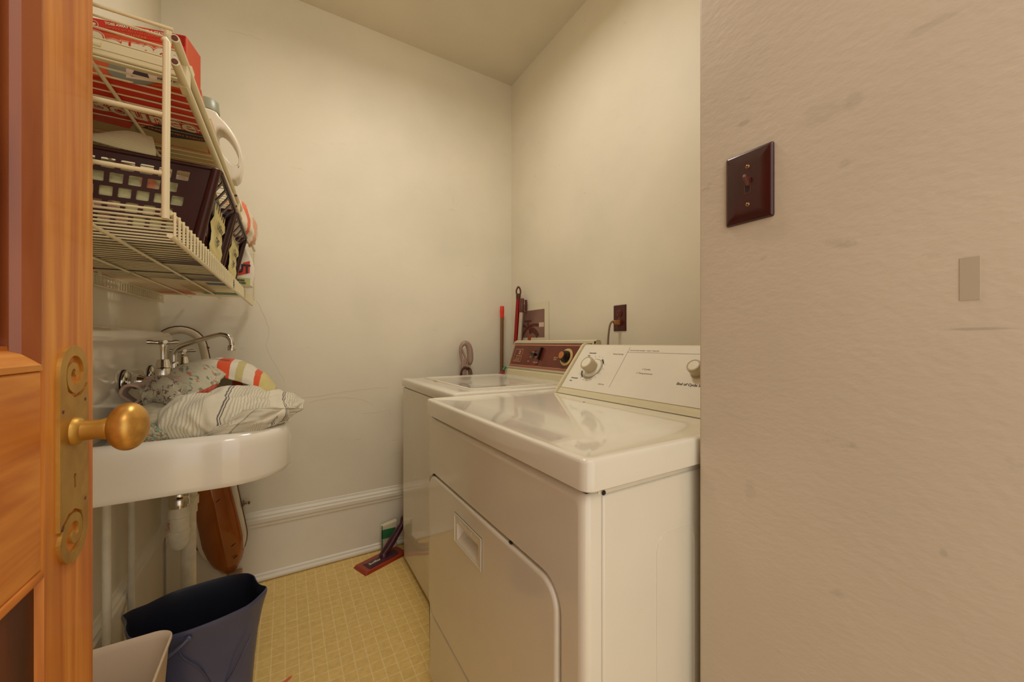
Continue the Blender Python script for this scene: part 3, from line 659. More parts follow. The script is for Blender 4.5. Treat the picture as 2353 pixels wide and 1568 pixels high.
# trap under the sink
tr = thing('sink_trap', (-.298, 1.63, .4), 'white plastic bottle trap with chrome nut hanging under the sink', 'drain trap')
MB().lathe((-.298, 1.63, .745), (0, 0, -1), [(0, .019), (.135, .019), (.140, .026), (.150, .029), (.158, .029), (.162, .025), (.168, .028), (.184, .028), (.186, .024), (.196, .024)], 26).build('chrome_nut', m_chrome, tr)
tb = MB().lathe((-.298, 1.63, .552), (0, 0, -1), [(0, .025), (.006, .026), (.010, .0285), (.030, .0285), (.032, .026), (.072, .026), (.074, .0295), (.090, .0285), (.094, .0265), (.115, .0255), (.132, .019), (.142, .009), (.143, .0)], 28).build('bottle', m_pvc, tr)
m = MB(); m.text('PVC', .014, (-.3185, 1.608, .515), (0, 0, -1), (.75, -.66, 0), lift=.006); m.build('lettering', m_red, tb, label='red printed letters')
MB().tube([(-.298, 1.63, .53), (-.298, 1.70, .53), (-.300, 1.77, .525), (-.303, 1.80, .50)], .018, 14, smooth_path=4).build('trap_arm', m_pvc, tr)
MB().lathe((-.303, 1.80, .56), (0, 0, -1), [(0, .025), (.03, .026), (.032, .030), (.06, .030), (.062, .026), (.09, .026)], 24).build('coupling', m_pvc, tr)
MB().tube([(-.303, 1.80, .5), (-.303, 1.80, 0)], .0225, 18).build('drain_pipe', m_pvc, tr)
gp = 'painted pipes under the sink'
for i, (x, y) in enumerate(((-.400, 1.395), (-.412, 1.63))):
    t = thing('supply_pipe', (x, y, 0), ('painted vertical pipe under the sink, the one beside the door edge' if i == 0 else 'painted vertical pipe under the sink, between its twin and the plastic trap'), 'pipe', gp)
    MB().tube([(x, y, 0), (x, y, .742)], .0092, 16).build('pipe', m_pipe, t)
    MB().lathe((x, y, 0), (0, 0, 1), [(0, .028), (.004, .027), (.010, .014), (.012, 0)], 22).build('floor_flange', m_pipe, t)

# ------------------------------------------------------------------ cloth
def cloth(name, grid, mat, amp=.006, fr=18, th=.004, res=12, label=None, cat='towel', seed=0, parent=None, aniso=(1, 1), group=None, crease=1.0):
    rows = [catmull([Vector(p) for p in r], res) for r in grid]
    nc = len(rows[0]); cols = [catmull([rows[i][j] for i in range(len(rows))], res) for j in range(nc)]
    nr = len(cols[0]); m = MB(); P = [[cols[j][i] for j in range(nc)] for i in range(nr)]
    Q = []
    for i in range(nr):
        for j in range(nc):
            a = P[min(i + 1, nr - 1)][j] - P[max(i - 1, 0)][j]; b = P[i][min(j + 1, nc - 1)] - P[i][max(j - 1, 0)]
            n = b.cross(a)
            n = n.normalized() if n.length > 1e-9 else V(0, 0, 1)
            u, v = j / (nc - 1) * aniso[0], i / (nr - 1) * aniso[1]
            q = V(u * fr / 10, v * fr / 10, seed * 3.1)
            wv = noise.noise(q * 1.3) * 1.6
            d = noise.noise(q * 2.2 + V(wv, -wv, 0)) * .6
            rg = 1 - abs(noise.noise(q * 2.6 + V(wv * .6, wv, 5))) * 2.2
            d += max(rg, -.4) * .5 * crease + noise.noise(q * 6) * .18
            Q.append(P[i][j] + n * d * amp)
    uvs = [(j / (nc - 1), i / (nr - 1)) for i in range(nr) for j in range(nc)]
    m.faces(Q, [(i * nc + j, i * nc + j + 1, (i + 1) * nc + j + 1, (i + 1) * nc + j) for i in range(nr - 1) for j in range(nc - 1)], True, uvs)
    o = m.build(name, mat, parent, label, None if parent else cat, group)
    s = o.modifiers.new('t', 'SOLIDIFY'); s.thickness = th; s.offset = -1
    return o
GW, GL, GD = (222, 214, 190), (196, 188, 164), (112, 104, 98)
st_b = [(0, GD), (.025, GW), (.045, GD), (.065, GW)]
p = .10
while p < .97: st_b.append((p, GL)); st_b.append((p + .022, GW)); p += .05
m_stripe = stripe_mat('grey_striped_cotton', GW, st_b[:30], 0, 2.5, .06, .5, 160)
m_orange = stripe_mat('orange_striped_cotton', (222, 212, 190), [(0, (222, 212, 190)), (.30, (222, 84, 38)), (.43, (222, 212, 190)), (.50, (196, 182, 120)), (.58, (222, 212, 190)), (.70, (222, 84, 38)), (.77, (212, 196, 128))], 0, 1, .03, .4, 120)
m_quilt = stripe_mat('patchwork_quilt', (198, 192, 164), [(0, (200, 194, 166)), (.97, (206, 84, 54))], 1, 1, .02, .5, 120, quilt=16,
                     patch=(26, [(196, 190, 160), (120, 140, 118), (206, 200, 172), (214, 120, 90), (160, 168, 140)], 5, .5))
m_grquilt = stripe_mat('green_quilt', (150, 162, 138), [(0, (140, 158, 132)), (.5, (178, 178, 150))], 1, 2, .1, .5, 120, quilt=14, patch=(22, [(96, 132, 108), (206, 196, 168), (206, 130, 100), (120, 140, 116)], 7, .48))
m_gbquilt = stripe_mat('grey_brown_print', (176, 172, 146), [(0, (176, 172, 146)), (.6, (186, 178, 152))], 1, 3, .1, .6, 100, quilt=10, patch=(38, [(110, 84, 74), (190, 180, 160), (128, 104, 92), (206, 198, 176)], 6, .5))
m_beigeq = stripe_mat('beige_quilted_cotton', (206, 196, 166), [(0, (208, 198, 170)), (.5, (202, 192, 160))], 1, 12, .04, .5, 90, quilt=9)
m_pinkb = stripe_mat('pinkish_binding', (206, 176, 156), [(0, (208, 178, 158)), (.5, (200, 170, 150))], 1, 4, .04, .5, 80)
gt = 'towels heaped in the sink'
# flat layer of linen filling the bowl
def lay(y, z): return [(-.372, y, z), (-.30, y, z + .01), (-.22, y, z + .015), (-.12, y, z + .005), (-.055, y, z)]
cloth('folded_towel', [lay(1.27, .80), lay(1.40, .85), lay(1.55, .87), lay(1.72, .86), lay(1.92, .80)], m_beigeq, .008, 30, label='beige quilted towel at the bottom of the heap in the sink', seed=1)
# grey striped towel across the front right
cloth('striped_towel', [
    [(-.252, 1.262, .845), (-.20, 1.246, .842), (-.14, 1.243, .846), (-.07, 1.250, .855), (-.012, 1.30, .866), (.012, 1.36, .870)],
    [(-.272, 1.262, .880), (-.205, 1.236, .885), (-.14, 1.234, .884), (-.065, 1.243, .884), (.000, 1.292, .886), (.040, 1.37, .883)],
    [(-.268, 1.300, .925), (-.200, 1.275, .943), (-.13, 1.268, .934), (-.058, 1.280, .922), (.002, 1.33, .908), (.052, 1.40, .896)],
    [(-.235, 1.36, .935), (-.190, 1.35, .948), (-.135, 1.34, .952), (-.062, 1.35, .935), (.000, 1.39, .918), (.052, 1.44, .900)],
    [(-.215, 1.45, .935), (-.170, 1.44, .952), (-.12, 1.44, .955), (-.055, 1.45, .940), (.002, 1.47, .920), (.045, 1.50, .902)],
    [(-.20, 1.52, .93), (-.165, 1.52, .94), (-.12, 1.53, .93), (-.06, 1.54, .90), (-.01, 1.55, .89), (.02, 1.56, .875)]],
    m_stripe, .017, 21, .005, 14, label='white towel with grey stripes bulging over the sink rim', seed=3, group=gt, aniso=(1.3, .8))
cloth('striped_towel', [
    [(-.19, 1.240, .846), (-.14, 1.232, .846), (-.06, 1.240, .852), (-.0, 1.292, .862)],
    [(-.15, 1.225, .872), (-.11, 1.222, .88), (-.05, 1.234, .878), (.02, 1.315, .872)],
    [(-.10, 1.235, .905), (-.07, 1.24, .912), (-.02, 1.265, .906), (.045, 1.36, .884)]],
    m_stripe, .007, 22, .004, 12, label='loose lower flap of grey striped cloth on the front rim of the sink', seed=9, group=gt)
cloth('orange_striped_towel', [
    [(-.262, 1.56, 1.000), (-.20, 1.55, .985), (-.14, 1.54, .965), (-.08, 1.54, .935), (-.045, 1.55, .905)],
    [(-.265, 1.60, 1.020), (-.20, 1.58, 1.024), (-.135, 1.57, 1.010), (-.075, 1.57, .975), (-.030, 1.59, .925)],
    [(-.250, 1.66, 1.026), (-.19, 1.66, 1.034), (-.13, 1.65, 1.022), (-.07, 1.65, .985), (-.028, 1.66, .930)],
    [(-.23, 1.74, 1.00), (-.18, 1.74, 1.005), (-.12, 1.74, .995), (-.07, 1.73, .96), (-.03, 1.72, .90)],
    [(-.23, 1.80, .90), (-.18, 1.80, .90), (-.12, 1.80, .90), (-.07, 1.79, .88), (-.04, 1.77, .86)]],
    m_orange, .007, 18, .004, 12, label='white towel with orange and yellow stripes at the back of the heap', seed=5, group=gt)
cloth('patchwork_quilt', [
    [(-.225, 1.47, .985), (-.205, 1.43, .950), (-.225, 1.40, .925), (-.262, 1.39, .905)],
    [(-.190, 1.50, .975), (-.180, 1.46, .955), (-.205, 1.42, .945), (-.255, 1.40, .935)],
    [(-.170, 1.55, .985), (-.20, 1.50, .998), (-.245, 1.47, .990), (-.285, 1.45, .975)],
    [(-.20, 1.58, 1.000), (-.235, 1.55, 1.020), (-.265, 1.53, 1.018), (-.295, 1.50, 1.000)],
    [(-.25, 1.62, 1.00), (-.275, 1.60, 1.010), (-.29, 1.58, 1.010), (-.305, 1.56, .990)]],
    m_quilt, .004, 14, .007, 12, label='quilted patchwork cloth with small green and pink patches beside the faucet', cat='quilt', seed=6)
m_oredge = stripe_mat('orange_edging', (206, 84, 54), [(0, (206, 84, 54)), (.5, (214, 104, 70))], 0, 9, .1, .8, 60)
cloth('cloth_edging', [[(-.268, 1.365, .915), (-.235, 1.36, .924), (-.20, 1.365, .942), (-.172, 1.38, .960)], [(-.266, 1.372, .926), (-.233, 1.368, .937), (-.198, 1.372, .955), (-.170, 1.39, .970)], [(-.262, 1.39, .925), (-.23, 1.385, .938), (-.195, 1.39, .955), (-.168, 1.40, .968)]],
    m_oredge, .004, 30, .003, 8, label='ruffled orange edging along the lower side of the patchwork quilt', cat='cloth', seed=8)
cloth('rolled_quilt', [
    [(-.318, 1.36, .925), (-.29, 1.35, .935), (-.268, 1.34, .915), (-.262, 1.34, .895)],
    [(-.322, 1.34, .955), (-.292, 1.33, .968), (-.262, 1.32, .950), (-.250, 1.33, .910)],
    [(-.315, 1.38, .985), (-.288, 1.38, .992), (-.255, 1.37, .975), (-.240, 1.37, .93)],
    [(-.31, 1.45, .975), (-.285, 1.45, .985), (-.250, 1.44, .97), (-.235, 1.42, .94)]],
    m_gbquilt, .010, 20, .006, 12, label='crumpled grey quilt with brown print next to the faucet body', cat='quilt', seed=11)
cloth('quilted_cloth', [
    [(-.335, 1.30, .840), (-.29, 1.29, .850), (-.255, 1.28, .860), (-.240, 1.29, .870)],
    [(-.345, 1.30, .880), (-.30, 1.28, .895), (-.262, 1.28, .900), (-.240, 1.30, .895)],
    [(-.345, 1.34, .915), (-.30, 1.33, .925), (-.262, 1.32, .920), (-.240, 1.34, .905)],
    [(-.34, 1.40, .92), (-.30, 1.40, .93), (-.26, 1.39, .925), (-.24, 1.39, .91)]],
    m_beigeq, .006, 18, .006, 12, label='beige ribbed quilted cloth below the grey and brown roll', cat='cloth', seed=12)
cloth('green_quilt', [
    [(-.335, 1.25, .842), (-.30, 1.242, .842), (-.270, 1.240, .845), (-.245, 1.245, .848)],
    [(-.332, 1.245, .862), (-.300, 1.235, .872), (-.270, 1.236, .872), (-.250, 1.245, .860)],
    [(-.325, 1.26, .880), (-.298, 1.255, .890), (-.275, 1.26, .885), (-.255, 1.27, .870)],
    [(-.32, 1.30, .870), (-.298, 1.30, .878), (-.275, 1.30, .875), (-.26, 1.30, .86)]],
    m_grquilt, .005, 20, .005, 12, label='bunched green and white quilt behind the door knob', cat='quilt', seed=13)
cloth('cloth_curl', [
    [(-.352, 1.42, .925), (-.352, 1.46, .925)], [(-.372, 1.40, .950), (-.372, 1.45, .950)], [(-.362, 1.39, .972), (-.360, 1.45, .972)], [(-.342, 1.39, .970), (-.340, 1.45, .970)],
    [(-.330, 1.39, .950), (-.328, 1.44, .950)], [(-.345, 1.38, .930), (-.340, 1.43, .930)]],
    m_pinkb, .002, 10, .007, 8, label='curled pinkish binding of cloth standing up by the splashback', cat='cloth', seed=14)
cloth('cloth_curl', [
    [(-.350, 1.44, .965), (-.31, 1.43, .975), (-.27, 1.42, .972)], [(-.345, 1.47, .985), (-.31, 1.47, .995), (-.26, 1.46, .990)], [(-.34, 1.52, .975), (-.31, 1.53, .985), (-.27, 1.53, .98)]],
    m_pinkb, .005, 14, .006, 8, label='pinkish folded cloth lying under the faucet pipe', cat='cloth', seed=15)

# ------------------------------------------------------------------ things under and behind the sink
# long narrow board: white ring above, amber shell below
lb = thing('long_board', (-.2, 2.03, 0), 'long narrow white-rimmed board with amber lower shell leaning behind the sink', 'board')
c0, c1 = V(-.362, 2.035, 1.03), V(-.212, 2.045, .14)
axl = (c0 - c1).normalized(); axr = V(1, 0, 0) - axl * axl.x; axr.normalize(); axn = axr.cross(axl)
Lh = (c0 - c1).length
def LB(s, t, d=0): return c1 + axl * s + axr * t - axn * d if False else c1 + axl * s + axr * t + V(0, -1, 0) * d
def ringpts(hw, s0, s1, n=14):
    out = []
    for k in range(n + 1):
        a = PI * k / n; out.append((s1 + math.sin(a) * hw * 1.05, math.cos(a) * hw))
    for k in range(n + 1):
        a = PI + PI * k / n; out.append((s0 + math.sin(a) * hw * 1.4, math.cos(a) * hw))
    return out
o_ = ringpts(.086, .12, Lh + .035); i_ = ringpts(.060, .12, Lh + .035)
m = MB(); n_ = len(o_); rings = []
for f_, d_ in ((1.0, 0), (1.0, .012), (.86, .022), (.5, .024), (.14, .018), (0, .008), (0, 0)):
    rings.append([LB(i_[k][0] + (o_[k][0] - i_[k][0]) * f_, i_[k][1] + (o_[k][1] - i_[k][1]) * f_, d_) for k in range(n_)])
m.loft(rings, (False, False)); m.build('rim', m_ringw, lb)
m = MB(); o2 = ringpts(.089, .12, Lh + .037); m.plate([[(b, a) for a, b in o2], [(b, a) for a, b in i_]], lambda u, v, d: LB(v, u, .003 - d), .006); m.build('rim_edge', M('rim_edge_dark', (84, 54, 40), .5), lb)
m = MB(); rings = []
for s_, hw, bulge in ((-.05, .008, .012), (-.035, .030, .03), (.0, .052, .045), (.05, .070, .055), (.10, .078, .06), (.2, .076, .058), (.34, .070, .052), (.46, .062, .045), (.55, .055, .035)):
    rings.append([LB(s_, -hw, .004), LB(s_, -hw * .8, bulge * .55), LB(s_, -hw * .35, bulge * .9), LB(s_, hw * .06, bulge), LB(s_, hw * .12, bulge * .97), LB(s_, hw * .6, bulge * .8), LB(s_, hw * .9, bulge * .5), LB(s_, hw, .004)])
m.loft(rings, (True, True)); sh = m.build('shell', m_amber, lb, label='glossy amber-brown shell')
for s_, t_ in ((.29, .020), (.085, .038), (.030, .036)):
    m = MB(); m.tube([LB(s_ - .003, t_ - .007, .051), LB(s_ + .004, t_ + .007, .046)], .0022, 8); m.build('slot', m_dark, sh)
MB().box((-.215, 1.995, .05), (-.16, 2.05, .10), .006).build('foot', M('taupe_foot', (170, 140, 110), .5), lb)
MB().lathe(LB(.23, .092, .002), (1, 0, 0), [(0, .013), (.004, .014), (.010, .006), (.020, .004), (.024, .009), (.028, .002)], 12).build('wing_nut', m_chromed, lb)
MB().tube([LB(.10, -.088, .004), LB(.14, -.094, .004), (LB(.19, -.092, .004))], .006, 8).build('clip', m_grip, lb)
for s_ in (Lh - .02, Lh + .03): MB().tube([LB(s_, .086, .01), LB(s_ - .008, .094, .01)], .003, 8).build('hook', m_grip, lb)

# mop bucket
bk = thing('mop_bucket', (-.2, 1.44, 0), 'dark navy plastic mop bucket with pouring spouts on the floor under the sink', 'bucket')
rim = [(-.392, 1.470), (-.378, 1.492), (-.350, 1.512), (-.300, 1.545), (-.240, 1.556), (-.175, 1.560), (-.118, 1.550), (-.090, 1.520), (-.078, 1.475), (-.066, 1.440), (-.048, 1.408), (-.068, 1.375), (-.095, 1.352), (-.160, 1.328), (-.235, 1.316), (-.290, 1.326), (-.340, 1.352), (-.365, 1.395), (-.376, 1.440)]
rimV = catmull([V(x, y, 0) for x, y in rim + rim[:1]], 4)[:-1]
cc = V(-.222, 1.438, 0)
def bring(s, z, dz=True):
    out = []
    for p in rimV:
        q = cc + (p - cc) * s; k = max(0, (abs(p.x - cc.x) - .13) / .045) if dz else 0
        ell = V(cc.x + (q.x - cc.x) * 1, q.y, 0)
        out.append(V(q.x, q.y, z + (.008 * min(k, 1) if z > .3 else 0)))
    return out
def smooth_ring(s, z, t):   # towards a plain oval at the bottom
    out = []
    for p in rimV:
        q = cc + (p - cc) * s; a = math.atan2((p.y - cc.y) / .115, (p.x - cc.x) / .17); e_ = V(cc.x + .135 * math.cos(a), cc.y + .095 * math.sin(a), 0)
        q = q.lerp(e_, t); out.append(V(q.x, q.y, z))
    return out
m = MB(); m.loft([smooth_ring(.8, .004, 1), smooth_ring(.82, .0, 1), smooth_ring(.85, .02, .9), smooth_ring(.9, .12, .6), smooth_ring(.93, .21, .35), smooth_ring(.955, .27, .12), bring(.975, .30), bring(1.0, .306), bring(1.006, .314), bring(1.0, .320), bring(.985, .3205)], (True, False))
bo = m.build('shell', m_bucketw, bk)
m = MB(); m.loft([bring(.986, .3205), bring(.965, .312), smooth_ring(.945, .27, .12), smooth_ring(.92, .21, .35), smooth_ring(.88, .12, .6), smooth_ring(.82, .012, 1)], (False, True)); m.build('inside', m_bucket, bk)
m = MB(); m.tube([(-.150, 1.352, .11), (-.125, 1.345, .15), (-.105, 1.348, .19), (-.085, 1.362, .225)], .0022, 8, smooth_path=6); m.tube([(-.25, 1.325, .30), (-.235, 1.323, .25), (-.20, 1.328, .20), (-.175, 1.340, .13)], .0018, 8, smooth_path=6)
m.build('moulded_ridge', m_bucketw, bk)
m = MB(); m.tube([(-.222, 1.312, .300), (-.245, 1.303, .286), (-.300, 1.300, .255), (-.36, 1.315, .225)], .005, 10, smooth_path=5); m.build('bail_handle', m_bucketw, bk)
MB().lathe((-.222, 1.317, .300), (0, -1, 0), [(0, .008), (.006, .008), (.008, .004), (.008, 0)], 14).build('pivot', m_bucketw, bk)

# white bin
bn = thing('waste_bin', (-.33, 1.05, 0), 'off-white plastic waste bin with rounded corners beside the open door', 'bin')
def binr(ins, z): return [V(x, y, z) for x, y in rrect(-.418 + ins, .90 + ins, -.230 - ins, 1.215 - ins, .035, 7)]
m = MB(); m.loft([binr(.03, .0), binr(.028, .01), binr(.004, .385), binr(-.001, .392), binr(-.001, .399), binr(.001, .401), binr(.003, .399), binr(.006, .385), binr(.03, .012)]); m.build('shell', m_bin, bn)

# ------------------------------------------------------------------ wire shelves
def zt(y): return 1.2615 + .018 * (y - .66)
def xf(y): return -.1305 + .003 * (y - .66)
shg = 'white wire shelf units on the left wall'
def shelf_unit(y0, y1, label, near):
    t = thing('wire_shelf', (XL, (y0 + y1) / 2, 1.26), label, 'shelf', shg)
    for lv, (dz, lip) in enumerate(((0, .030), (.2305 if near else .238, .031))):
        Z = (lambda y: 1.494 + .028 * (y - .66)) if lv else zt
        r1 = .0034 if not lv else .0052
        X = lambda y: -.1255 + .0055 * (y - .66) if lv else xf(y)
        rr = MB(); rr.tube([(X(y0), y0, Z(y0)), (X(y1), y1, Z(y1))], r1, 10); rr.tube([(X(y0), y0, Z(y0) - lip), (X(y1), y1, Z(y1) - lip)], r1, 10)
        rr.build('front_rail', m_wire, t)
        if lv:
            for zz in (0, lip): MB().lathe((X(y0), y0 - .0006, Z(y0) - zz), (0, 1, 0), [(-.0006, .0034), (.0004, .0036)], 12).build('rail_end', m_tubend, t)
            q = MB(); q.box((X(y0) - .006, y0 + .052, Z(y0) - lip - .004), (X(y0) + .004, y0 + .075, Z(y0) + .002), .001); q.build('rail_clip', m_wire, t)
        k = MB(); y = y0 + .004; i = 0
        while y < y1 - .002:
            pts = [(XL + .006, y, Z(y) - .001), (X(y), y, Z(y) + .0035 if not lv else Z(y))]
            k.tube(pts, .00155, 6, (False, False)); 
            if not lv: k.tube([(X(y) + .0042, y, Z(y) + .002), (X(y) + .0042, y, Z(y) - lip)], .0016, 6, (False, False))
            y += .0252; i += 1
        k.build('wire_deck', m_wire, t)
        k = MB()
        for xx in (XL + .008, -.338, -.238): k.tube([(xx, y0 - .002, Z(y0) - .0045), (xx, y1, Z(y1) - .0045)], .0030, 8)
        k.build('cross_rod', m_wire, t)
        if not lv:
            k = MB(); k.tube([(XL + .02, y0 + .03, Z(y0) - .004), (XL + .02, y1 - .02, Z(y1) - .004)], .0025, 8); k.tube([(XL + .02, y0 + .03, Z(y0) - .034), (XL + .02, y1 - .02, Z(y1) - .034)], .0025, 8)
            y = y0 + .035
            while y < y1 - .02: k.tube([(XL + .02, y, Z(y) - .004), (XL + .02, y, Z(y) - .034)], .0014, 6, (False, False)); y += .0215
            if not near: k.build('back_lip', m_wire, t)
            else: k.bm.free()
    # end guard
    if near:
        g = MB(); ye = y0 - .012
        g.tube([(-.1325, ye, 1.250), (-.1310, ye, 1.478), (-.1340, ye, 1.4815)], .0042, 12)
        g.build('corner_post', m_wire, t)
        g = MB()
        for z in (1.384, 1.308): g.tube([(XL, ye, z), (-.132, ye, z)], .0028, 10)
        g.tube([(XL, ye, 1.497), (-.125, ye, 1.497)], .0022, 8)
        g.build('guard_rod', m_wire, t)
        g = MB(); g.tube([(-.1325, ye + .012, 1.482), (-.1325, ye + .012, 1.503)], .004, 10); g.build('post_cap', m_wire, t)
    else:
        g = MB(); g.tube([(-.118, y1 - .01, zt(y1) - .01), (-.118, y1 - .01, 1.49)], .0022, 8); g.build('corner_post', m_wire, t)
        g = MB()
        for yy in (y0 + .04,): g.tube([(XL, yy, 1.30), (XL + .03, yy, 1.292), (XL + .03, yy, 1.262)], .004, 8)
        g.build('wall_bracket', m_wire, t)
    return t
shelf_unit(.662, 1.318, 'white wire shelf unit on the left wall, the one nearest the door', True)
shelf_unit(1.345, 2.055, 'white wire shelf unit on the left wall, the far one against the back wall', False)

# ------------------------------------------------------------------ baskets
m_incloth = stripe_mat('basket_rags', (206, 200, 150), [(0, (210, 202, 150)), (.5, (190, 186, 136))], 1, 26, .03, .6, 90, patch=(5, [(206, 190, 140), (190, 186, 130), (210, 130, 90), (214, 208, 176), (170, 130, 110)], 3, .5))
m_incloth2 = stripe_mat('basket_rags_pink', (206, 180, 150), [(0, (214, 196, 160)), (.5, (196, 120, 96))], 1, 6, .1, .6, 90, patch=(7, [(200, 150, 120), (210, 200, 160), (216, 110, 80), (150, 110, 96)], 4, .45))
def basket(y0, y1, xb, label, rag, note, nlabel):
    zb = zt(y0) + .007; zt_ = zb + .142
    t = thing('storage_basket', ((-.42 + -.13) / 2, (y0 + y1) / 2, zb), label, 'basket', 'brown storage baskets on the wire shelf')
    B0, B1 = (-.405, -.1385), (y0 + .012, y1 - .012); T0, T1 = (-.418, -.1045), (y0, y1)
    def side(A, B, C, D, holes, nm='side'):
        m = MB(); m.plate([rect(0, 0, 1, 1)] + holes, bil(A, B, C, D), .0022); m.build(nm, m_basket, t)
    # near side: brick pattern of rectangular holes
    H = []
    for r_ in range(5):
        v0 = .16 + r_ * .162
        off = .038 if r_ % 2 else .0
        for c_ in range(12):
            u0 = .02 + off + c_ * .079
            if u0 + .055 < .90: H.append(rrect(u0, v0 - .02, u0 + .058, v0 + .098, .008, 2))
    side((B0[0], B1[0], zb), (B0[1], B1[0], zb), (T0[1], T1[0], zt_), (T0[0], T1[0], zt_), H)
    side((B0[1], B1[1], zb), (B0[0], B1[1], zb), (T0[0], T1[1], zt_), (T0[1], T1[1], zt_), H)
    zm = zb + (zt_ - zb) * .76; MX, M1 = -.1275, (y0 + .004, y1 - .004)
    H2 = []
    for r_ in range(3):
        v0 = .10 + r_ * .24
        for c_ in range(9): H2.append(rect(.13 + c_ * .082, v0, .13 + c_ * .082 + .050, v0 + .17))
    H3 = [rect(.07 + c_ * .175, .14, .07 + c_ * .175 + .135, .86) for c_ in range(5)]
    side((B0[1], B1[0], zb), (B0[1], B1[1], zb), (MX, M1[1], zm), (MX, M1[0], zm), H2)
    side((MX, M1[0], zm), (MX, M1[1], zm), (T0[1], T1[1], zt_), (T0[1], T1[0], zt_), H3, 'rim_band')
    side((B0[0], B1[1], zb), (B0[0], B1[0], zb), (T0[0], T1[0], zt_), (T0[0], T1[1], zt_), [])
    m = MB(); m.box((B0[0], B1[0], zb - .002), (B0[1], B1[1], zb + .001)); m.build('bottom', m_basket, t)
    m = MB(); rp = [V(x, y, zt_) for x, y in rrect(T0[0], T1[0], T0[1], T1[1], .015, 4)]
    m.tube(rp + [rp[0]], .0036, 8); m.build('rim', m_basket, t)
    # corner posts
    for (bx, by, tx, ty) in ((B0[1], B1[0], T0[1], T1[0]), (B0[1], B1[1], T0[1], T1[1])):
        m = MB(); m.tube([(bx - .003, by, zb), (tx - .006, ty, zt_ - .002)], [.0095, .0075], 16); m.build('corner_post', m_basket, t)
    # note paper pushed over the rim
    a = MB(); w_ = y1 - y0; U = [.30, .34, .28, .36, .30, .25, .34, .52, .66, .74, .92, .96, .90, .97, .86, .95, .88]; Vv = [1.0, .84, .66, .5, .3, .16, .05, .0, -.10, .02, .1, .3, .45, .6, .74, .88, 1.0]
    A_, B_, C_, D_ = V(B0[1] + .004, B1[0], zb), V(B0[1] + .004, B1[1], zb), V(MX + .004, M1[1], zm), V(MX + .004, M1[0], zm)
    f = bil(A_, B_, C_, D_)
    poly = list(zip(U, [v * .86 for v in Vv])); a.plate([poly], lambda u, v, d: f(u, v, d - .001 - .002 * math.sin(9 * v)), .0006)
    for c_ in range(6):   # torn fringe folded through the slots
        u0 = .34 + c_ * .10; a.plate([[(u0, .82), (u0 + .055, .82), (u0 + .045, 1.0 + .04 * (c_ % 2)), (u0 + .01, .98)]], lambda u, v, d: f(u, v, d - .0012), .0006)
    nt_ = a.build('note', m_paper, None, nlabel, 'note')
    R_ = (B_ - A_).normalized(); Up = (D_ - A_).normalized()
    k = MB()
    for s_, vv in zip(note, (.56, .30)): k.text(s_, .026, f(.45, vv, -.0045), R_, Up, lift=.0002, shear=.25, sx=1.1)
    k.build('lettering', m_inkd, nt_)
    # rags inside
    zc = zb + .02
    cloth('rag', [[(-.395, y0 + .02, zc), (-.27, y0 + .018, zc), (-.15, y0 + .022, zc)], [(-.398, y0 + .016, zc + .06), (-.27, y0 + .012, zc + .07), (-.135, y0 + .02, zc + .06)],
                   [(-.39, y0 + .05, zc + .118), (-.27, y0 + .05, zc + .12), (-.13, y0 + .05, zc + .11)], [(-.38, y1 - .05, zc + .118), (-.25, y1 - .05, zc + .122), (-.13, y1 - .04, zc + .112)], [(-.38, y1 - .02, zc), (-.25, y1 - .02, zc), (-.15, y1 - .022, zc)]],
          rag[0], .004, 30, .003, 8, label=rag[1], cat='rag', seed=y0 * 10, aniso=(2, 1.2))
    return t
basket(.895, 1.158, 0, 'brown plastic basket with a cream note, nearest the door on the lower shelf', (m_incloth, 'beige and green rags inside the nearer brown basket'), ('Utility', 'rags'), 'torn cream note reading utility rags on the nearer basket')
basket(1.185, 1.470, 0, 'brown plastic basket with a cream note, second from the door', (m_incloth2, 'pinkish rags inside the second brown basket'), ('Clean', 'rags'), 'torn cream note hanging on the second basket')
# ribbed cream cloth hanging over the near basket
m_rib = stripe_mat('ribbed_cream_knit', (218, 208, 164), [(0, (222, 212, 168)), (.5, (198, 188, 142))], 1, 22, .01, .5, 90)
cloth('ribbed_cloth', [[(-.36, .905, 1.432), (-.30, .900, 1.430), (-.245, .897, 1.422), (-.195, .895, 1.418)], [(-.355, .915, 1.437), (-.30, .91, 1.436), (-.247, .905, 1.443), (-.197, .90, 1.436)],
                       [(-.34, .94, 1.439), (-.29, .94, 1.447), (-.243, .93, 1.466), (-.206, .925, 1.462)], [(-.32, .99, 1.440), (-.28, .99, 1.445), (-.25, .98, 1.468), (-.215, .97, 1.463)]],
      m_rib, .0015, 8, .003, 10, label='cream ribbed cloth folded over the rim of the nearer basket', cat='cloth', seed=2)

# ------------------------------------------------------------------ cartons and bottles on the shelves
ZU = 1.500
bx = thing('dryer_sheet_box', (-.26, .86, ZU), 'large orange dryer sheet carton on the upper shelf, nearest the door', 'box', 'dryer sheet cartons on the upper shelf')
def obox(m, c, ax, L, W, H, z):   # oriented box, near face first; c = near right bottom corner, ax = unit along the near face towards the wall
    a = V(*ax, 0).normalized(); b = V(-a.y, a.x, 0); b = b if b.y > 0 else -b
    q = [V(*c, z), V(*c, z) + a * L, V(*c, z) + a * L + b * W, V(*c, z) + b * W]
    m.hexa(q, [p + V(0, 0, H) for p in q], .0015); return a, b
m = MB(); a_, b_ = obox(m, (-.137, .800), (-.97, .242), .245, .047, .088, ZU); m.build('carton', m_boxor, bx)
fo = V(-.137, .800, ZU) - b_ * .0004
def FP(u, v, d=0): return fo + a_ * u + V(0, 0, v * .94) - b_ * d
R1 = -a_; U1 = V(0, 0, 1)
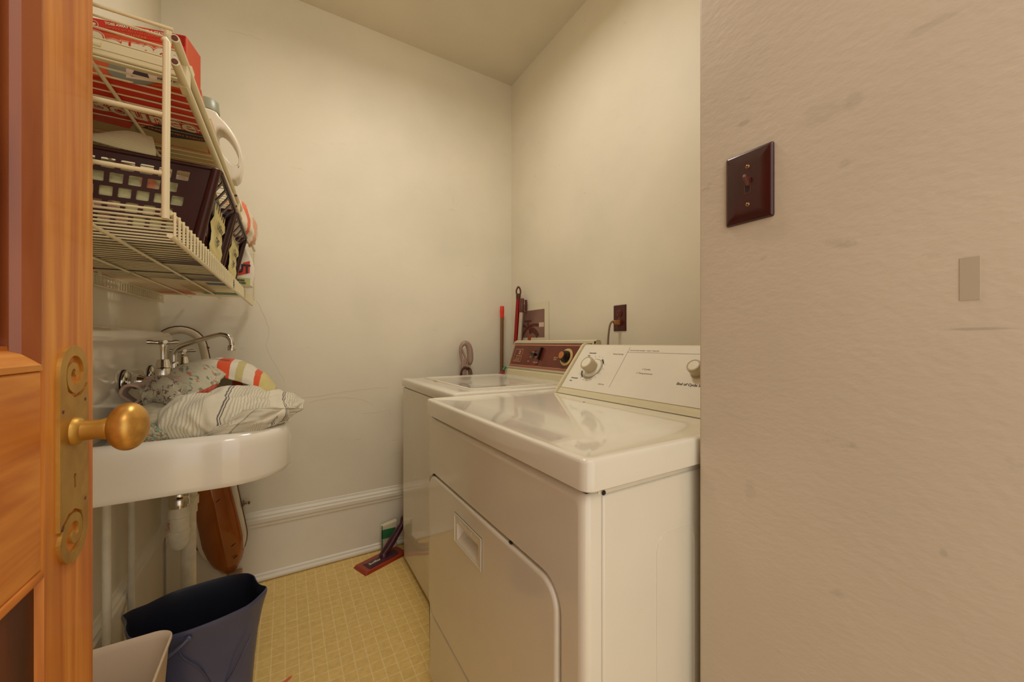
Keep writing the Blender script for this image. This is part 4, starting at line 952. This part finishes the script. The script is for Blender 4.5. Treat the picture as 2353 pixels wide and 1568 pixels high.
def fpoly(pts, mat, nm, parent, d=.0006, fn=FP):
    m = MB(); m.plate([pts], lambda u, v, dd: fn(u, v, d - dd), .0003); return m.build(nm, mat, parent)
def blob(u, v, ru, rv, n=20): return [(u + ru * math.cos(2 * PI * k / n), v + rv * math.sin(2 * PI * k / n)) for k in range(n)]
fpoly(rect(.002, .074, .13, .093), m_boxred, 'red_band', bx, .0003); fpoly(rect(.001, .002, .013, .092), m_boxred, 'red_band', bx, .0003)
m = MB(); m.text('TOSS AWAY WRINKLES & STATIC', .0052, FP(.104, .086, .0006), R1, U1, bold=.0002); m.build('lettering', m_boxwhite, bx)
m = MB(); m.text('DIMINUE LES PLIS ET LE STATIQUE', .0044, FP(.102, .0800, .0006), R1, U1); m.text('ELECTROSTATIQUE', .0050, FP(.096, .0740, .0006), R1, U1, bold=.0001); m.build('lettering', m_boxside, bx, label='pale orange lettering')
m = MB(); m.text('Bounce', .036, FP(.128, .043, .0004), R1, U1, bold=.0044, ext=.0001, sx=1.12); m.build('logo_outline', m_boxwhite, bx)
m = MB(); m.text('Bounce', .036, FP(.128, .043, .0008), R1, U1, bold=.0034, ext=.0001, sx=1.12); m.build('logo_outline', m_boxred, bx)
m = MB(); m.text('Bounce', .036, FP(.128, .043, .0012), R1, U1, bold=.0022, ext=.0001, sx=1.12); m.build('logo', m_boxwhite, bx)
m = MB(); m.plate([blob(.118, .083, .0062, .0062), blob(.118, .083, .0054, .0054)], lambda u, v, d: FP(u, v, .0009 - d), .0003); m.plate([blob(.118, .0835, .003, .002)], lambda u, v, d: FP(u, v, .0009 - d), .0003); m.build('badge', m_boxwhite, bx)
fpoly(blob(.068, .014, .034, .018), m_boxgrey, 'picture', bx, .0005); fpoly(rect(.014, .004, .078, .030), m_skin, 'picture', bx, .0007)
fpoly([(.048, .008), (.072, .008), (.066, .022), (.052, .020)], m_boxdark, 'picture', bx, .0010)
fpoly(rect(.002, .004, .026, .028), m_boxwhite, 'label_panel', bx, .0009)
m = MB(); m.text('Fresh Linen', .0066, FP(.0365, .0185, .0013), R1, U1, bold=.0002); m.build('lettering', m_boxdark, bx); m = MB(); m.text('massive properties', .0062, FP(.038, .0095, .0013), R1, U1, bold=.0001); m.build('lettering', m_boxdark, bx)
# underside print, seen from below through the wires
UB = lambda u, v, d=0: V(-.137, .800, ZU) + a_ * u + b_ * v - V(0, 0, d)
fpoly(rect(.004, .004, .24, .044), m_boxred, 'underside', bx, .0006, UB)
b2 = thing('dryer_sheet_box', (-.25, .99, ZU), 'red dryer sheet carton behind the large orange one, its name printed on the underside', 'box', 'dryer sheet cartons on the upper shelf')
m = MB(); a2, bb2 = obox(m, (-.127, .856), (-.998, -.06), .27, .195, .036, ZU + .002); m.build('carton', m_boxred, b2)
c2_ = V(-.127, .856, ZU + .002)
UC = lambda u, v, d=0: c2_ + a2 * u + bb2 * v - V(0, 0, d)
RS = lambda u, v, d=0: c2_ + bb2 * u + V(0, 0, v) - a2 * d
fpoly(rect(.004, .128, .262, .190), m_boxtan, 'print', b2, .0004, UC)
fpoly([(.002, .105), (.07, .105), (.10, .135), (.06, .150), (.002, .135)], m_boxdark, 'print', b2, .0008, UC)
fpoly([(.11, .128), (.24, .128), (.20, .150), (.12, .155)], m_orangeprint, 'print', b2, .0007, UC)
m = MB(); m.text('Bounce', .056, UC(.160, .098, .0008), -a2, -bb2, bold=.0040, ext=.0001, sx=.86); m.build('logo_outline', m_boxwhite, b2)
m = MB(); m.text('Bounce', .056, UC(.160, .098, .0013), -a2, -bb2, bold=.0026, ext=.0001, sx=.86); m.build('logo_outline', m_boxred, b2)
m = MB(); m.text('Bounce', .056, UC(.160, .098, .0018), -a2, -bb2, bold=.0008, ext=.0001, sx=.86); m.build('logo', m_boxwhite, b2)
m = MB(); m.text('160', .016, UC(.19, .125, .0010), -a2, -bb2); m.build('lettering', m_boxside, b2); m = MB(); m.text('FRESH LINEN SCENT', .009, UC(.09, .130, .0012), -a2, -bb2); m.build('lettering', m_boxside, b2)
fpoly(rect(.002, .002, .192, .034), m_boxside, 'side_print', b2, .0004, RS)
b3 = thing('dryer_sheet_box', (-.25, 1.12, ZU), 'tan carton behind the red one, printed with brown text underneath', 'box', 'dryer sheet cartons on the upper shelf')
m = MB(); a3, bb3 = obox(m, (-.140, 1.062), (-1, .0), .27, .125, .080, ZU + .006); m.build('carton', m_boxtan, b3)
UD = lambda u, v, d=0: V(-.140, 1.062, ZU + .006) + a3 * u + bb3 * v - V(0, 0, d)
m = MB(); m.text('USE ECO', .018, UD(.26, .03, .001), -a3, -bb3); m.build('lettering', m_hose, b3); m = MB(); m.text('DRYER SHEETS', .014, UD(.17, .025, .001), -a3, -bb3); m.text('FEUILLES ASSOUPLISSANTES', .009, UD(.2, .05, .001), -a3, -bb3); m.text('softens fabric and controls static', .008, UD(.2, .07, .001), -a3, -bb3); m.build('lettering', m_hose, b3)
fpoly(rect(.01, .085, .1, .12), m_orangeprint, 'print', b3, .0005, UD)
# white plastic tray in front
tr2 = thing('plastic_tray', (-.27, .73, ZU), 'shallow white plastic tray on the upper shelf in front of the orange carton', 'tray')
MB().hexa([V(-.42, .766, ZU + .0005), V(-.128, .766, ZU + .0005), V(-.128, .785, ZU + .0005), V(-.42, .785, ZU + .0005)], [V(-.425, .764, ZU + .022), V(-.124, .764, ZU + .022), V(-.124, .787, ZU + .022), V(-.425, .787, ZU + .022)], .002).build('body', m_wire, tr2)
MB().tube([(-.42, .764, ZU + .013), (-.225, .764, ZU + .013)], .0042, 10).build('handle', m_wire, tr2)
# detergent jug on the far upper shelf
jg = thing('detergent_jug', (-.17, 1.22, 1.506), 'white plastic detergent jug with big loop handle and grey-green cap', 'detergent jug')
jo = [(-.24, 0), (-.125, 0), (-.108, .004), (-.100, .02), (-.096, .06), (-.101, .09), (-.113, .118), (-.128, .140), (-.143, .155), (-.155, .168), (-.195, .170), (-.205, .150), (-.235, .12), (-.245, .06)]
jv = catmull([V(x, 0, z) for x, z in jo + jo[:1]], 4)[:-1]
jh = [(-.127 + .017 * math.cos(a) - .015 * math.sin(a), .082 + .042 * math.sin(a)) for a in [2 * PI * k / 20 for k in range(20)]]
m = slab(MB(), [(p.x, p.z) for p in jv], [jh], lambda u, v, d: V(u, 1.215 + d, 1.513 + v), .055, .007)
m.build('jug', m_jug, jg)
MB().lathe((-.172, 1.245, 1.678), (0, 0, 1), [(0, .022), (.006, .022), (.007, .026), (.034, .024), (.037, .020), (.037, 0)], 24).build('cap', m_jugcap, jg)
# stain remover bottle
sh_ = thing('spray_bottle', (-.13, 1.60, 1.28), 'white stain remover bottle with a red and black label beside the second basket', 'bottle')
so_ = [(-.215, 0), (-.110, 0), (-.098, .012), (-.092, .05), (-.096, .085), (-.106, .115), (-.124, .142), (-.146, .160), (-.170, .162), (-.195, .12), (-.215, .06)]
sv = catmull([V(x, 0, z) for x, z in so_ + so_[:1]], 4)[:-1]
m = slab(MB(), [(p.x, p.z) for p in sv], [], lambda u, v, d: V(u, 1.60 + d, 1.284 + v), .05, .009)
m.build('bottle', m_jug, sh_)
SB = lambda u, v, d=0: V(-.10 - u, 1.60, 1.284 + v) + V(0, -1, 0) * d
fpoly([(.005, .048), (.005, .090), (.024, .082), (.026, .062), (.075, .045), (.075, .022)], m_orangeprint, 'red_label', sh_, .0006, SB)
m = MB(); m.text('SHOUT', .040, SB(.110, .048, .0010), (1, 0, 0), (0, 0, 1), bold=.0016, sx=.80); m.build('lettering', m_boxdark, sh_); m = MB(); m.text('MORE', .009, SB(.044, .018, .0010), (1, 0, 0), (0, 0, 1), bold=.0004); m.text('CONCENTRATED', .008, SB(.08, .009, .0010), (1, 0, 0), (0, 0, 1), bold=.0004); m.build('lettering', m_boxdark, sh_)
fpoly(rect(.004, .004, .05, .030), m_limeprint, 'green_label', sh_, .0005, SB)
m = MB(); m.box((-.150, 1.605, 1.441), (-.124, 1.640, 1.462), .004); m.box((-.165, 1.605, 1.456), (-.112, 1.640, 1.480), .006); m.tube([(-.128, 1.62, 1.462), (-.116, 1.62, 1.452), (-.114, 1.62, 1.438)], .004, 8); m.build('trigger_head', m_spray, sh_)
b4 = MB(); b4.box((-.215, 1.50, 1.278), (-.140, 1.56, 1.375), .001); tb4 = b4.build('carton', m_blue, None, 'dark blue carton between the second basket and the stain remover bottle', 'box')
b5 = MB(); b5.box((-.425, 1.38, 1.279), (-.30, 1.50, 1.37), .001); b5.build('carton', m_boxred, None, 'red carton on the far lower shelf against the wall', 'box')
b6 = MB(); b6.box((-.295, 1.50, 1.279), (-.222, 1.80, 1.40), .001); b6.build('carton', m_boxtan, None, 'tan carton on the far lower shelf behind the red one', 'box')
b7 = MB(); b7.box((-.41, 1.62, 1.282), (-.305, 1.95, 1.40), .001); b7.build('carton', m_boxside, None, 'pale orange carton deep on the far lower shelf', 'box')
b8 = MB(); b8.box((-.27, 1.83, 1.282), (-.15, 1.90, 1.31), .002); b8.build('folder', m_green, None, 'flat green packet at the far end of the lower shelf', 'packet')
m_orcl = stripe_mat('white_orange_cloth', (220, 206, 176), [(0, (222, 208, 180)), (.35, (220, 110, 70)), (.5, (222, 208, 180)), (.8, (214, 150, 110))], 0, 2, .1, .4, 60)
cloth('rumpled_cloth', [[(-.24, 1.52, 1.43), (-.16, 1.50, 1.44), (-.115, 1.50, 1.43), (-.10, 1.55, 1.41)], [(-.24, 1.50, 1.49), (-.16, 1.48, 1.50), (-.10, 1.49, 1.47), (-.088, 1.56, 1.44)], [(-.24, 1.54, 1.545), (-.17, 1.52, 1.56), (-.12, 1.52, 1.545), (-.085, 1.60, 1.50)], [(-.24, 1.70, 1.545), (-.18, 1.70, 1.55), (-.13, 1.70, 1.53), (-.09, 1.70, 1.49)]],
      m_orcl, .008, 18, .004, 10, label='white and orange cloth bulging out past the far upper shelf rail', cat='cloth', seed=21)

# ------------------------------------------------------------------ behind the machines
# brown pole with orange cap
t = thing('broom_pole', (1.145, 2.045, 0), 'brown metal pole with a bright orange-red cap in the far corner', 'pole')
MB().tube([(1.140, 2.047, 0), (1.152, 2.050, 1.25)], .0105, 14).build('pole', m_bropole, t)
MB().lathe((1.1518, 2.05, 1.245), (.008, 0, 1), [(0, .0125), (.02, .0120), (.035, .013), (.068, .0125), (.071, .011), (.071, 0)], 20).build('cap', m_redgrip, t)
t = thing('mop', (1.17, 1.97, 0), 'red handle with a dark looped grip leaning against the right wall', 'mop handle')
p0, p1 = V(1.165, 2.035, 0), V(1.205, 1.945, 1.36); q = (p1 - p0).normalized()
MB().tube([p0, p1], .0125, 14).build('pole', m_redpole, t)
m = MB(); m.lathe(p1 - q * .01, q, [(0, .013), (.02, .0145), (.035, .015)], 16, (True, True))
lo = p1 + q * .02
m.tube([lo + V(-.008, .006, 0), lo + V(-.010, .008, .022), lo + V(-.004, .003, .042), lo + V(0, 0, .046), lo + V(.005, -.004, .040), lo + V(.010, -.008, .020), lo + V(.008, -.006, 0)], .005, 10, smooth_path=4)
m.build('grip', m_grip, t)
t = thing('sweeper', (1.19, 1.92, 0), 'pale grey pole with a dark brown top, just in front of the red handle', 'mop handle')
p0, p1 = V(1.135, 1.955, 0), V(1.203, 1.905, 1.275); q = (p1 - p0).normalized()
MB().tube([p0, p1], .0125, 14).build('pole', m_greypole, t)
MB().lathe(p1 - q * .005, q, [(0, .0145), (.045, .0150), (.05, .012), (.075, .0125), (.083, .009), (.084, 0)], 16).build('grip', m_grip, t)
MB().box((1.222, 1.89, 1.28), (1.235, 1.902, 1.345), .003).build('grip_hook', m_grip, t)
# small brush on the washer's back corner
t = thing('hand_brush', (1.085, 1.895, .913), 'small red and green hand brush lying at the back corner of the washing machine top', 'brush')
MB().hexa([V(1.045, 1.893, .913), V(1.082, 1.892, .913), V(1.086, 1.915, .913), V(1.045, 1.910, .913)], [V(1.055, 1.894, .918), V(1.084, 1.893, .934), V(1.086, 1.912, .934), V(1.055, 1.908, .918)], .002).build('body', M('crimson_plastic', (140, 30, 30), .4), t)
MB().tube([(1.076, 1.902, .932), (1.092, 1.905, .952)], .008, 12).build('bristle_end', m_green, t)
# appliance handle with loop grip
t = thing('steam_mop', (.905, 2.01, 0), 'taupe upright cleaner with a looped grip standing behind the washing machine', 'cleaner')
hp = V(.893, 2.01, 0)
MB().box((.863, 1.998, 0), (.892, 2.022, 1.0), .005).build('pole', m_hook, t)
m = MB(); m.tube([(.872, 2.01, .98), (.862, 2.01, 1.01), (.858, 2.01, 1.045), (.864, 2.01, 1.072), (.884, 2.01, 1.088), (.902, 2.01, 1.080), (.914, 2.01, 1.055), (.918, 2.01, 1.02), (.918, 2.01, .990), (.914, 2.01, .972), (.908, 2.01, .970)], [.009, .0085, .009, .011, .0145, .0165, .018, .0185, .0175, .014, .008], 16, smooth_path=4)
m.tube([(.903, 2.01, .968), (.885, 2.01, 1.01), (.868, 2.01, 1.050)], .006, 10); m.build('loop_grip', m_hook, t)
MB().box((.868, 2.00, .93), (.880, 2.02, .985), .004).build('cord_hook', m_grip, t)
m = MB()
for k in range(3): m.tube([(.855 + k * .007, 1.99 + k * .006, .80), (.848 + k * .008, 1.99 + k * .006, .90), (.862 + k * .006, 1.99 + k * .006, .945 - k * .006), (.89, 1.99 + k * .006, .95 - k * .008), (.918 - k * .006, 1.99 + k * .006, .925), (.925 - k * .006, 1.99 + k * .006, .80)], .003, 8, smooth_path=5)
m.build('cord_coil', m_grip, t)
# printed photo leaning on the right wall
t = thing('printed_photo', (XR, 1.85, 1.2), 'white-bordered colour photo of a faucet and hoses stuck on the right wall', 'photo')
PX = lambda u, v, d=0: V(XR - .002 - d, 2.03 - u, 1.045 + v)
def ppoly(pts, mat, nm, d, tk=.0003):
    m = MB(); m.plate([pts], lambda u, v, dd: PX(u, v, d - dd), tk); return m.build(nm, mat, t)
ppoly([(0, 0), (.345, .0), (.345, .275), (0, .272)], M('photo_paper', (224, 216, 190), .5), 'paper', .0012, .0012)
ppoly(rect(.04, .075, .305, .235), m_photobg, 'picture', .0016)
m = MB()
def ptube(pts, r):
    P = catmull([V(a, b, 0) for a, b in pts], 6); L2, R2 = [], []
    for i, p in enumerate(P):
        tt = (P[min(i + 1, len(P) - 1)] - P[max(i - 1, 0)]).normalized(); nn = V(-tt.y, tt.x, 0) * r
        L2.append((p.x + nn.x, p.y + nn.y)); R2.append((p.x - nn.x, p.y - nn.y))
    for i in range(len(P) - 1): m.plate([[L2[i], L2[i + 1], R2[i + 1], R2[i]]], lambda u, v, dd: PX(u, v, .0020 - dd), .0003)
ptube([(.06, .05), (.09, .10), (.14, .135), (.20, .148), (.25, .145)], .009); ptube([(.04, .075), (.055, .13), (.09, .147), (.12, .135)], .007); ptube([(.15, .11), (.19, .118), (.225, .10), (.24, .08)], .016)
m.plate([[(.10, .168), (.175, .168), (.175, .178), (.10, .178)]], lambda u, v, dd: PX(u, v, .002 - dd), .0003); m.plate([[(.13, .145), (.147, .145), (.144, .17), (.133, .17)]], lambda u, v, dd: PX(u, v, .002 - dd), .0003)
m.build('picture_hose', m_hose, t)
ppoly(rect(.252, .135, .300, .160), m_skin, 'picture', .0022); ppoly(blob(.13, .125, .025, .016), m_photored, 'picture', .0017); ppoly(rect(.135, .05, .17, .085), m_photored, 'picture', .0018)
# outlet with plug and cord
t = thing('outlet', (XR, 1.172, 1.197), 'dark brown duplex outlet plate on the right wall above the dryer', 'outlet')
m = MB(); m.hexa([V(XR, 1.1355, 1.140), V(XR, 1.2085, 1.140), V(XR, 1.2085, 1.254), V(XR, 1.1355, 1.254)], [V(XR - .005, 1.139, 1.1435), V(XR - .005, 1.205, 1.1435), V(XR - .005, 1.205, 1.2505), V(XR - .005, 1.139, 1.2505)], .001); m.build('cover_plate', m_plate2, t)
for z in (1.2165, 1.1775):
    ro = MB(); ro.lathe((XR - .0045, 1.172, z), (-1, 0, 0), [(0, .0172), (.003, .0168), (.0035, .0155), (.0035, 0)], 28)
    rc = ro.build('receptacle', M('receptacle_brown', (92, 32, 24), .3), t)
    if z > 1.2:
        for y in (1.1655, 1.1785): MB().box((XR - .0086, y - .001, z + .001), (XR - .0078, y + .001, z + .009)).build('slot', m_dark, rc)
        MB().lathe((XR - .0078, 1.172, z - .007), (-1, 0, 0), [(0, .0026), (.0006, .0024), (.0006, 0)], 10).build('slot', m_dark, rc)
MB().lathe((XR - .005, 1.172, 1.197), (-1, 0, 0), [(0, .003), (.001, .0025), (.001, 0)], 10).build('screw', m_screw, t)
t = thing('power_plug', (XR - .02, 1.172, 1.18), 'tan plug with a grey cord plugged into the outlet, hanging behind the dryer console', 'plug')
MB().hexa([V(XR - .0085, 1.1625, 1.166), V(XR - .0085, 1.1815, 1.166), V(XR - .0085, 1.1815, 1.187), V(XR - .0085, 1.1625, 1.187)], [V(XR - .038, 1.166, 1.171), V(XR - .038, 1.178, 1.171), V(XR - .038, 1.178, 1.186), V(XR - .038, 1.166, 1.186)], .002).build('plug_body', m_plug, t)
MB().tube([(XR - .036, 1.172, 1.180), (XR - .046, 1.174, 1.180), (XR - .052, 1.180, 1.166), (XR - .052, 1.188, 1.13), (XR - .050, 1.194, 1.08), (XR - .048, 1.20, .95), (XR - .04, 1.20, .6)], .0042, 10, smooth_path=5).build('cord', m_cord, t)
# light switch
SXw = .645
t = thing('light_switch', (SXw, .331, 1.343), 'dark oxblood metal switch plate with one toggle on the near right wall', 'light switch')
m = MB(); y0, y1, z0, z1 = .2945, .3675, 1.285, 1.400
rings = [[V(SXw - d, a, b) for a, b in rrect(y0 + i, z0 + i, y1 - i, z1 - i, .003, 3)] for d, i in ((0, 0), (.002, .0), (.0042, .0012), (.0056, .0045), (.0056, .02))]
m.loft(rings); m.build('cover_plate', m_plate, t)
m = MB(); m.plate([rect(.3262, 1.3305, .3360, 1.3560), rect(.3275, 1.332, .3347, 1.3545)], lambda u, v, d: V(SXw - .0062 + d, u, v), .001); m.build('toggle_frame', m_toggle, t)
MB().box((SXw - .006, .3275, 1.332), (SXw - .0052, .3347, 1.3545)).build('toggle_slot', m_dark, t)
MB().hexa([V(SXw - .004, .3280, 1.341), V(SXw - .004, .3342, 1.341), V(SXw - .004, .3342, 1.353), V(SXw - .004, .3280, 1.353)], [V(SXw - .0175, .3287, 1.3535), V(SXw - .0175, .3335, 1.3535), V(SXw - .0155, .3335, 1.3590), V(SXw - .0155, .3287, 1.3590)], .0007).build('toggle', m_toggle, t)
for z in (1.3735, 1.3125):
    s_ = MB().lathe((SXw - .0056, .3312, z), (-1, 0, 0), [(0, .0033), (.0010, .0031), (.0016, .0022), (.0018, 0)], 16).build('screw', m_screw, t)
    MB().box((SXw - .0077, .3310 - .0028, z - .0004), (SXw - .0071, .3310 + .0028, z + .0004), mat=Matrix.Translation((0, .331, z)) @ Matrix.Rotation(.7, 4, 'X') @ Matrix.Translation((0, -.331, -z))).build('screw_slot', m_dark, s_)
# flat floor mop
t = thing('flat_mop', (.40, 1.96, 0), 'flat floor mop with red-brown head and dark purple joint tucked behind the washing machine', 'mop')
ma = V(.93, .37, 0).normalized(); mbv = V(ma.y, -ma.x, 0)
P0 = V(.281, 1.972, 0)
def MP(u, v, z): return P0 + ma * u + mbv * v + V(0, 0, z)
hl, hw = .245, .110
MB().hexa([MP(0, 0, 0), MP(0, hw, 0), MP(hl, hw, 0), MP(hl, 0, 0)], [MP(.012, .008, .014), MP(.012, hw - .008, .014), MP(hl - .01, hw - .008, .014), MP(hl - .01, .008, .014)], .003).build('head', m_mopred, t)
pu = MB().hexa([MP(.03, .03, .014), MP(.03, hw - .012, .014), MP(.20, hw - .018, .014), MP(.20, .03, .014)], [MP(.045, .05, .021), MP(.04, hw - .024, .021), MP(.20, hw - .03, .0215), MP(.20, .04, .0215)], .002).build('head_spine', m_moppur, t)
m = MB(); m.text('Swiffer', .022, MP(.043, .078, .0222), ma, V(-mbv.x, -mbv.y, 0), ext=.0002, bold=.0006); m.build('lettering', m_boxwhite, pu)
J = MP(.135, .052, .022)
MB().lathe(J - V(0, 0, .004), (0, 0, 1), [(0, .024), (.012, .022), (.02, .014), (.022, 0)], 20).build('joint', m_moppur, t)
wd = V(.094, .010, .125).normalized()
MB().tube([J + V(0, 0, .008), J + wd * .07, J + wd * .16, J + V(.105, .02, .16)], [.018, .020, .016, .014], 14).build('neck', m_moppur, t)
MB().tube([J + V(.098, .012, .145), V(.86, 2.03, .84)], .011, 12).build('pole', m_moppur, t)
# white and green plastic pack
t = thing('plastic_container', (.46, 2.045, 0), 'small white container with a green band against the baseboard beside the washing machine', 'container')
MB().hexa([V(.436, 2.040, .0), V(.51, 2.038, .0), V(.51, 2.063, .0), V(.436, 2.063, .0)], [V(.427, 2.038, .14), V(.51, 2.035, .155), V(.51, 2.063, .155), V(.427, 2.063, .14)], .008, 3).build('body', m_boxwhite, t)
MB().box((.4285, 2.0345, .072), (.5, 2.0385, .118), .001).build('green_band', m_green, t)
MB().box((.430, 2.0345, .02), (.4345, 2.0395, .14), .001).build('edge_stripe', m_green, t)
# red scrap on the floor
m = MB(); q = [(.012, 1.405), (.03, 1.415), (.044, 1.425), (.052, 1.437), (.040, 1.436), (.024, 1.425), (.012, 1.418)]
m.plate([[(x - .03, y + .0) for x, y in q]], lambda u, v, d: V(u, v, .0008 - d), .0006); m.build('red_scrap', M('faded_red', (222, 110, 80), .7), None, 'small faded red scrap on the yellow floor beside the bucket', 'scrap')
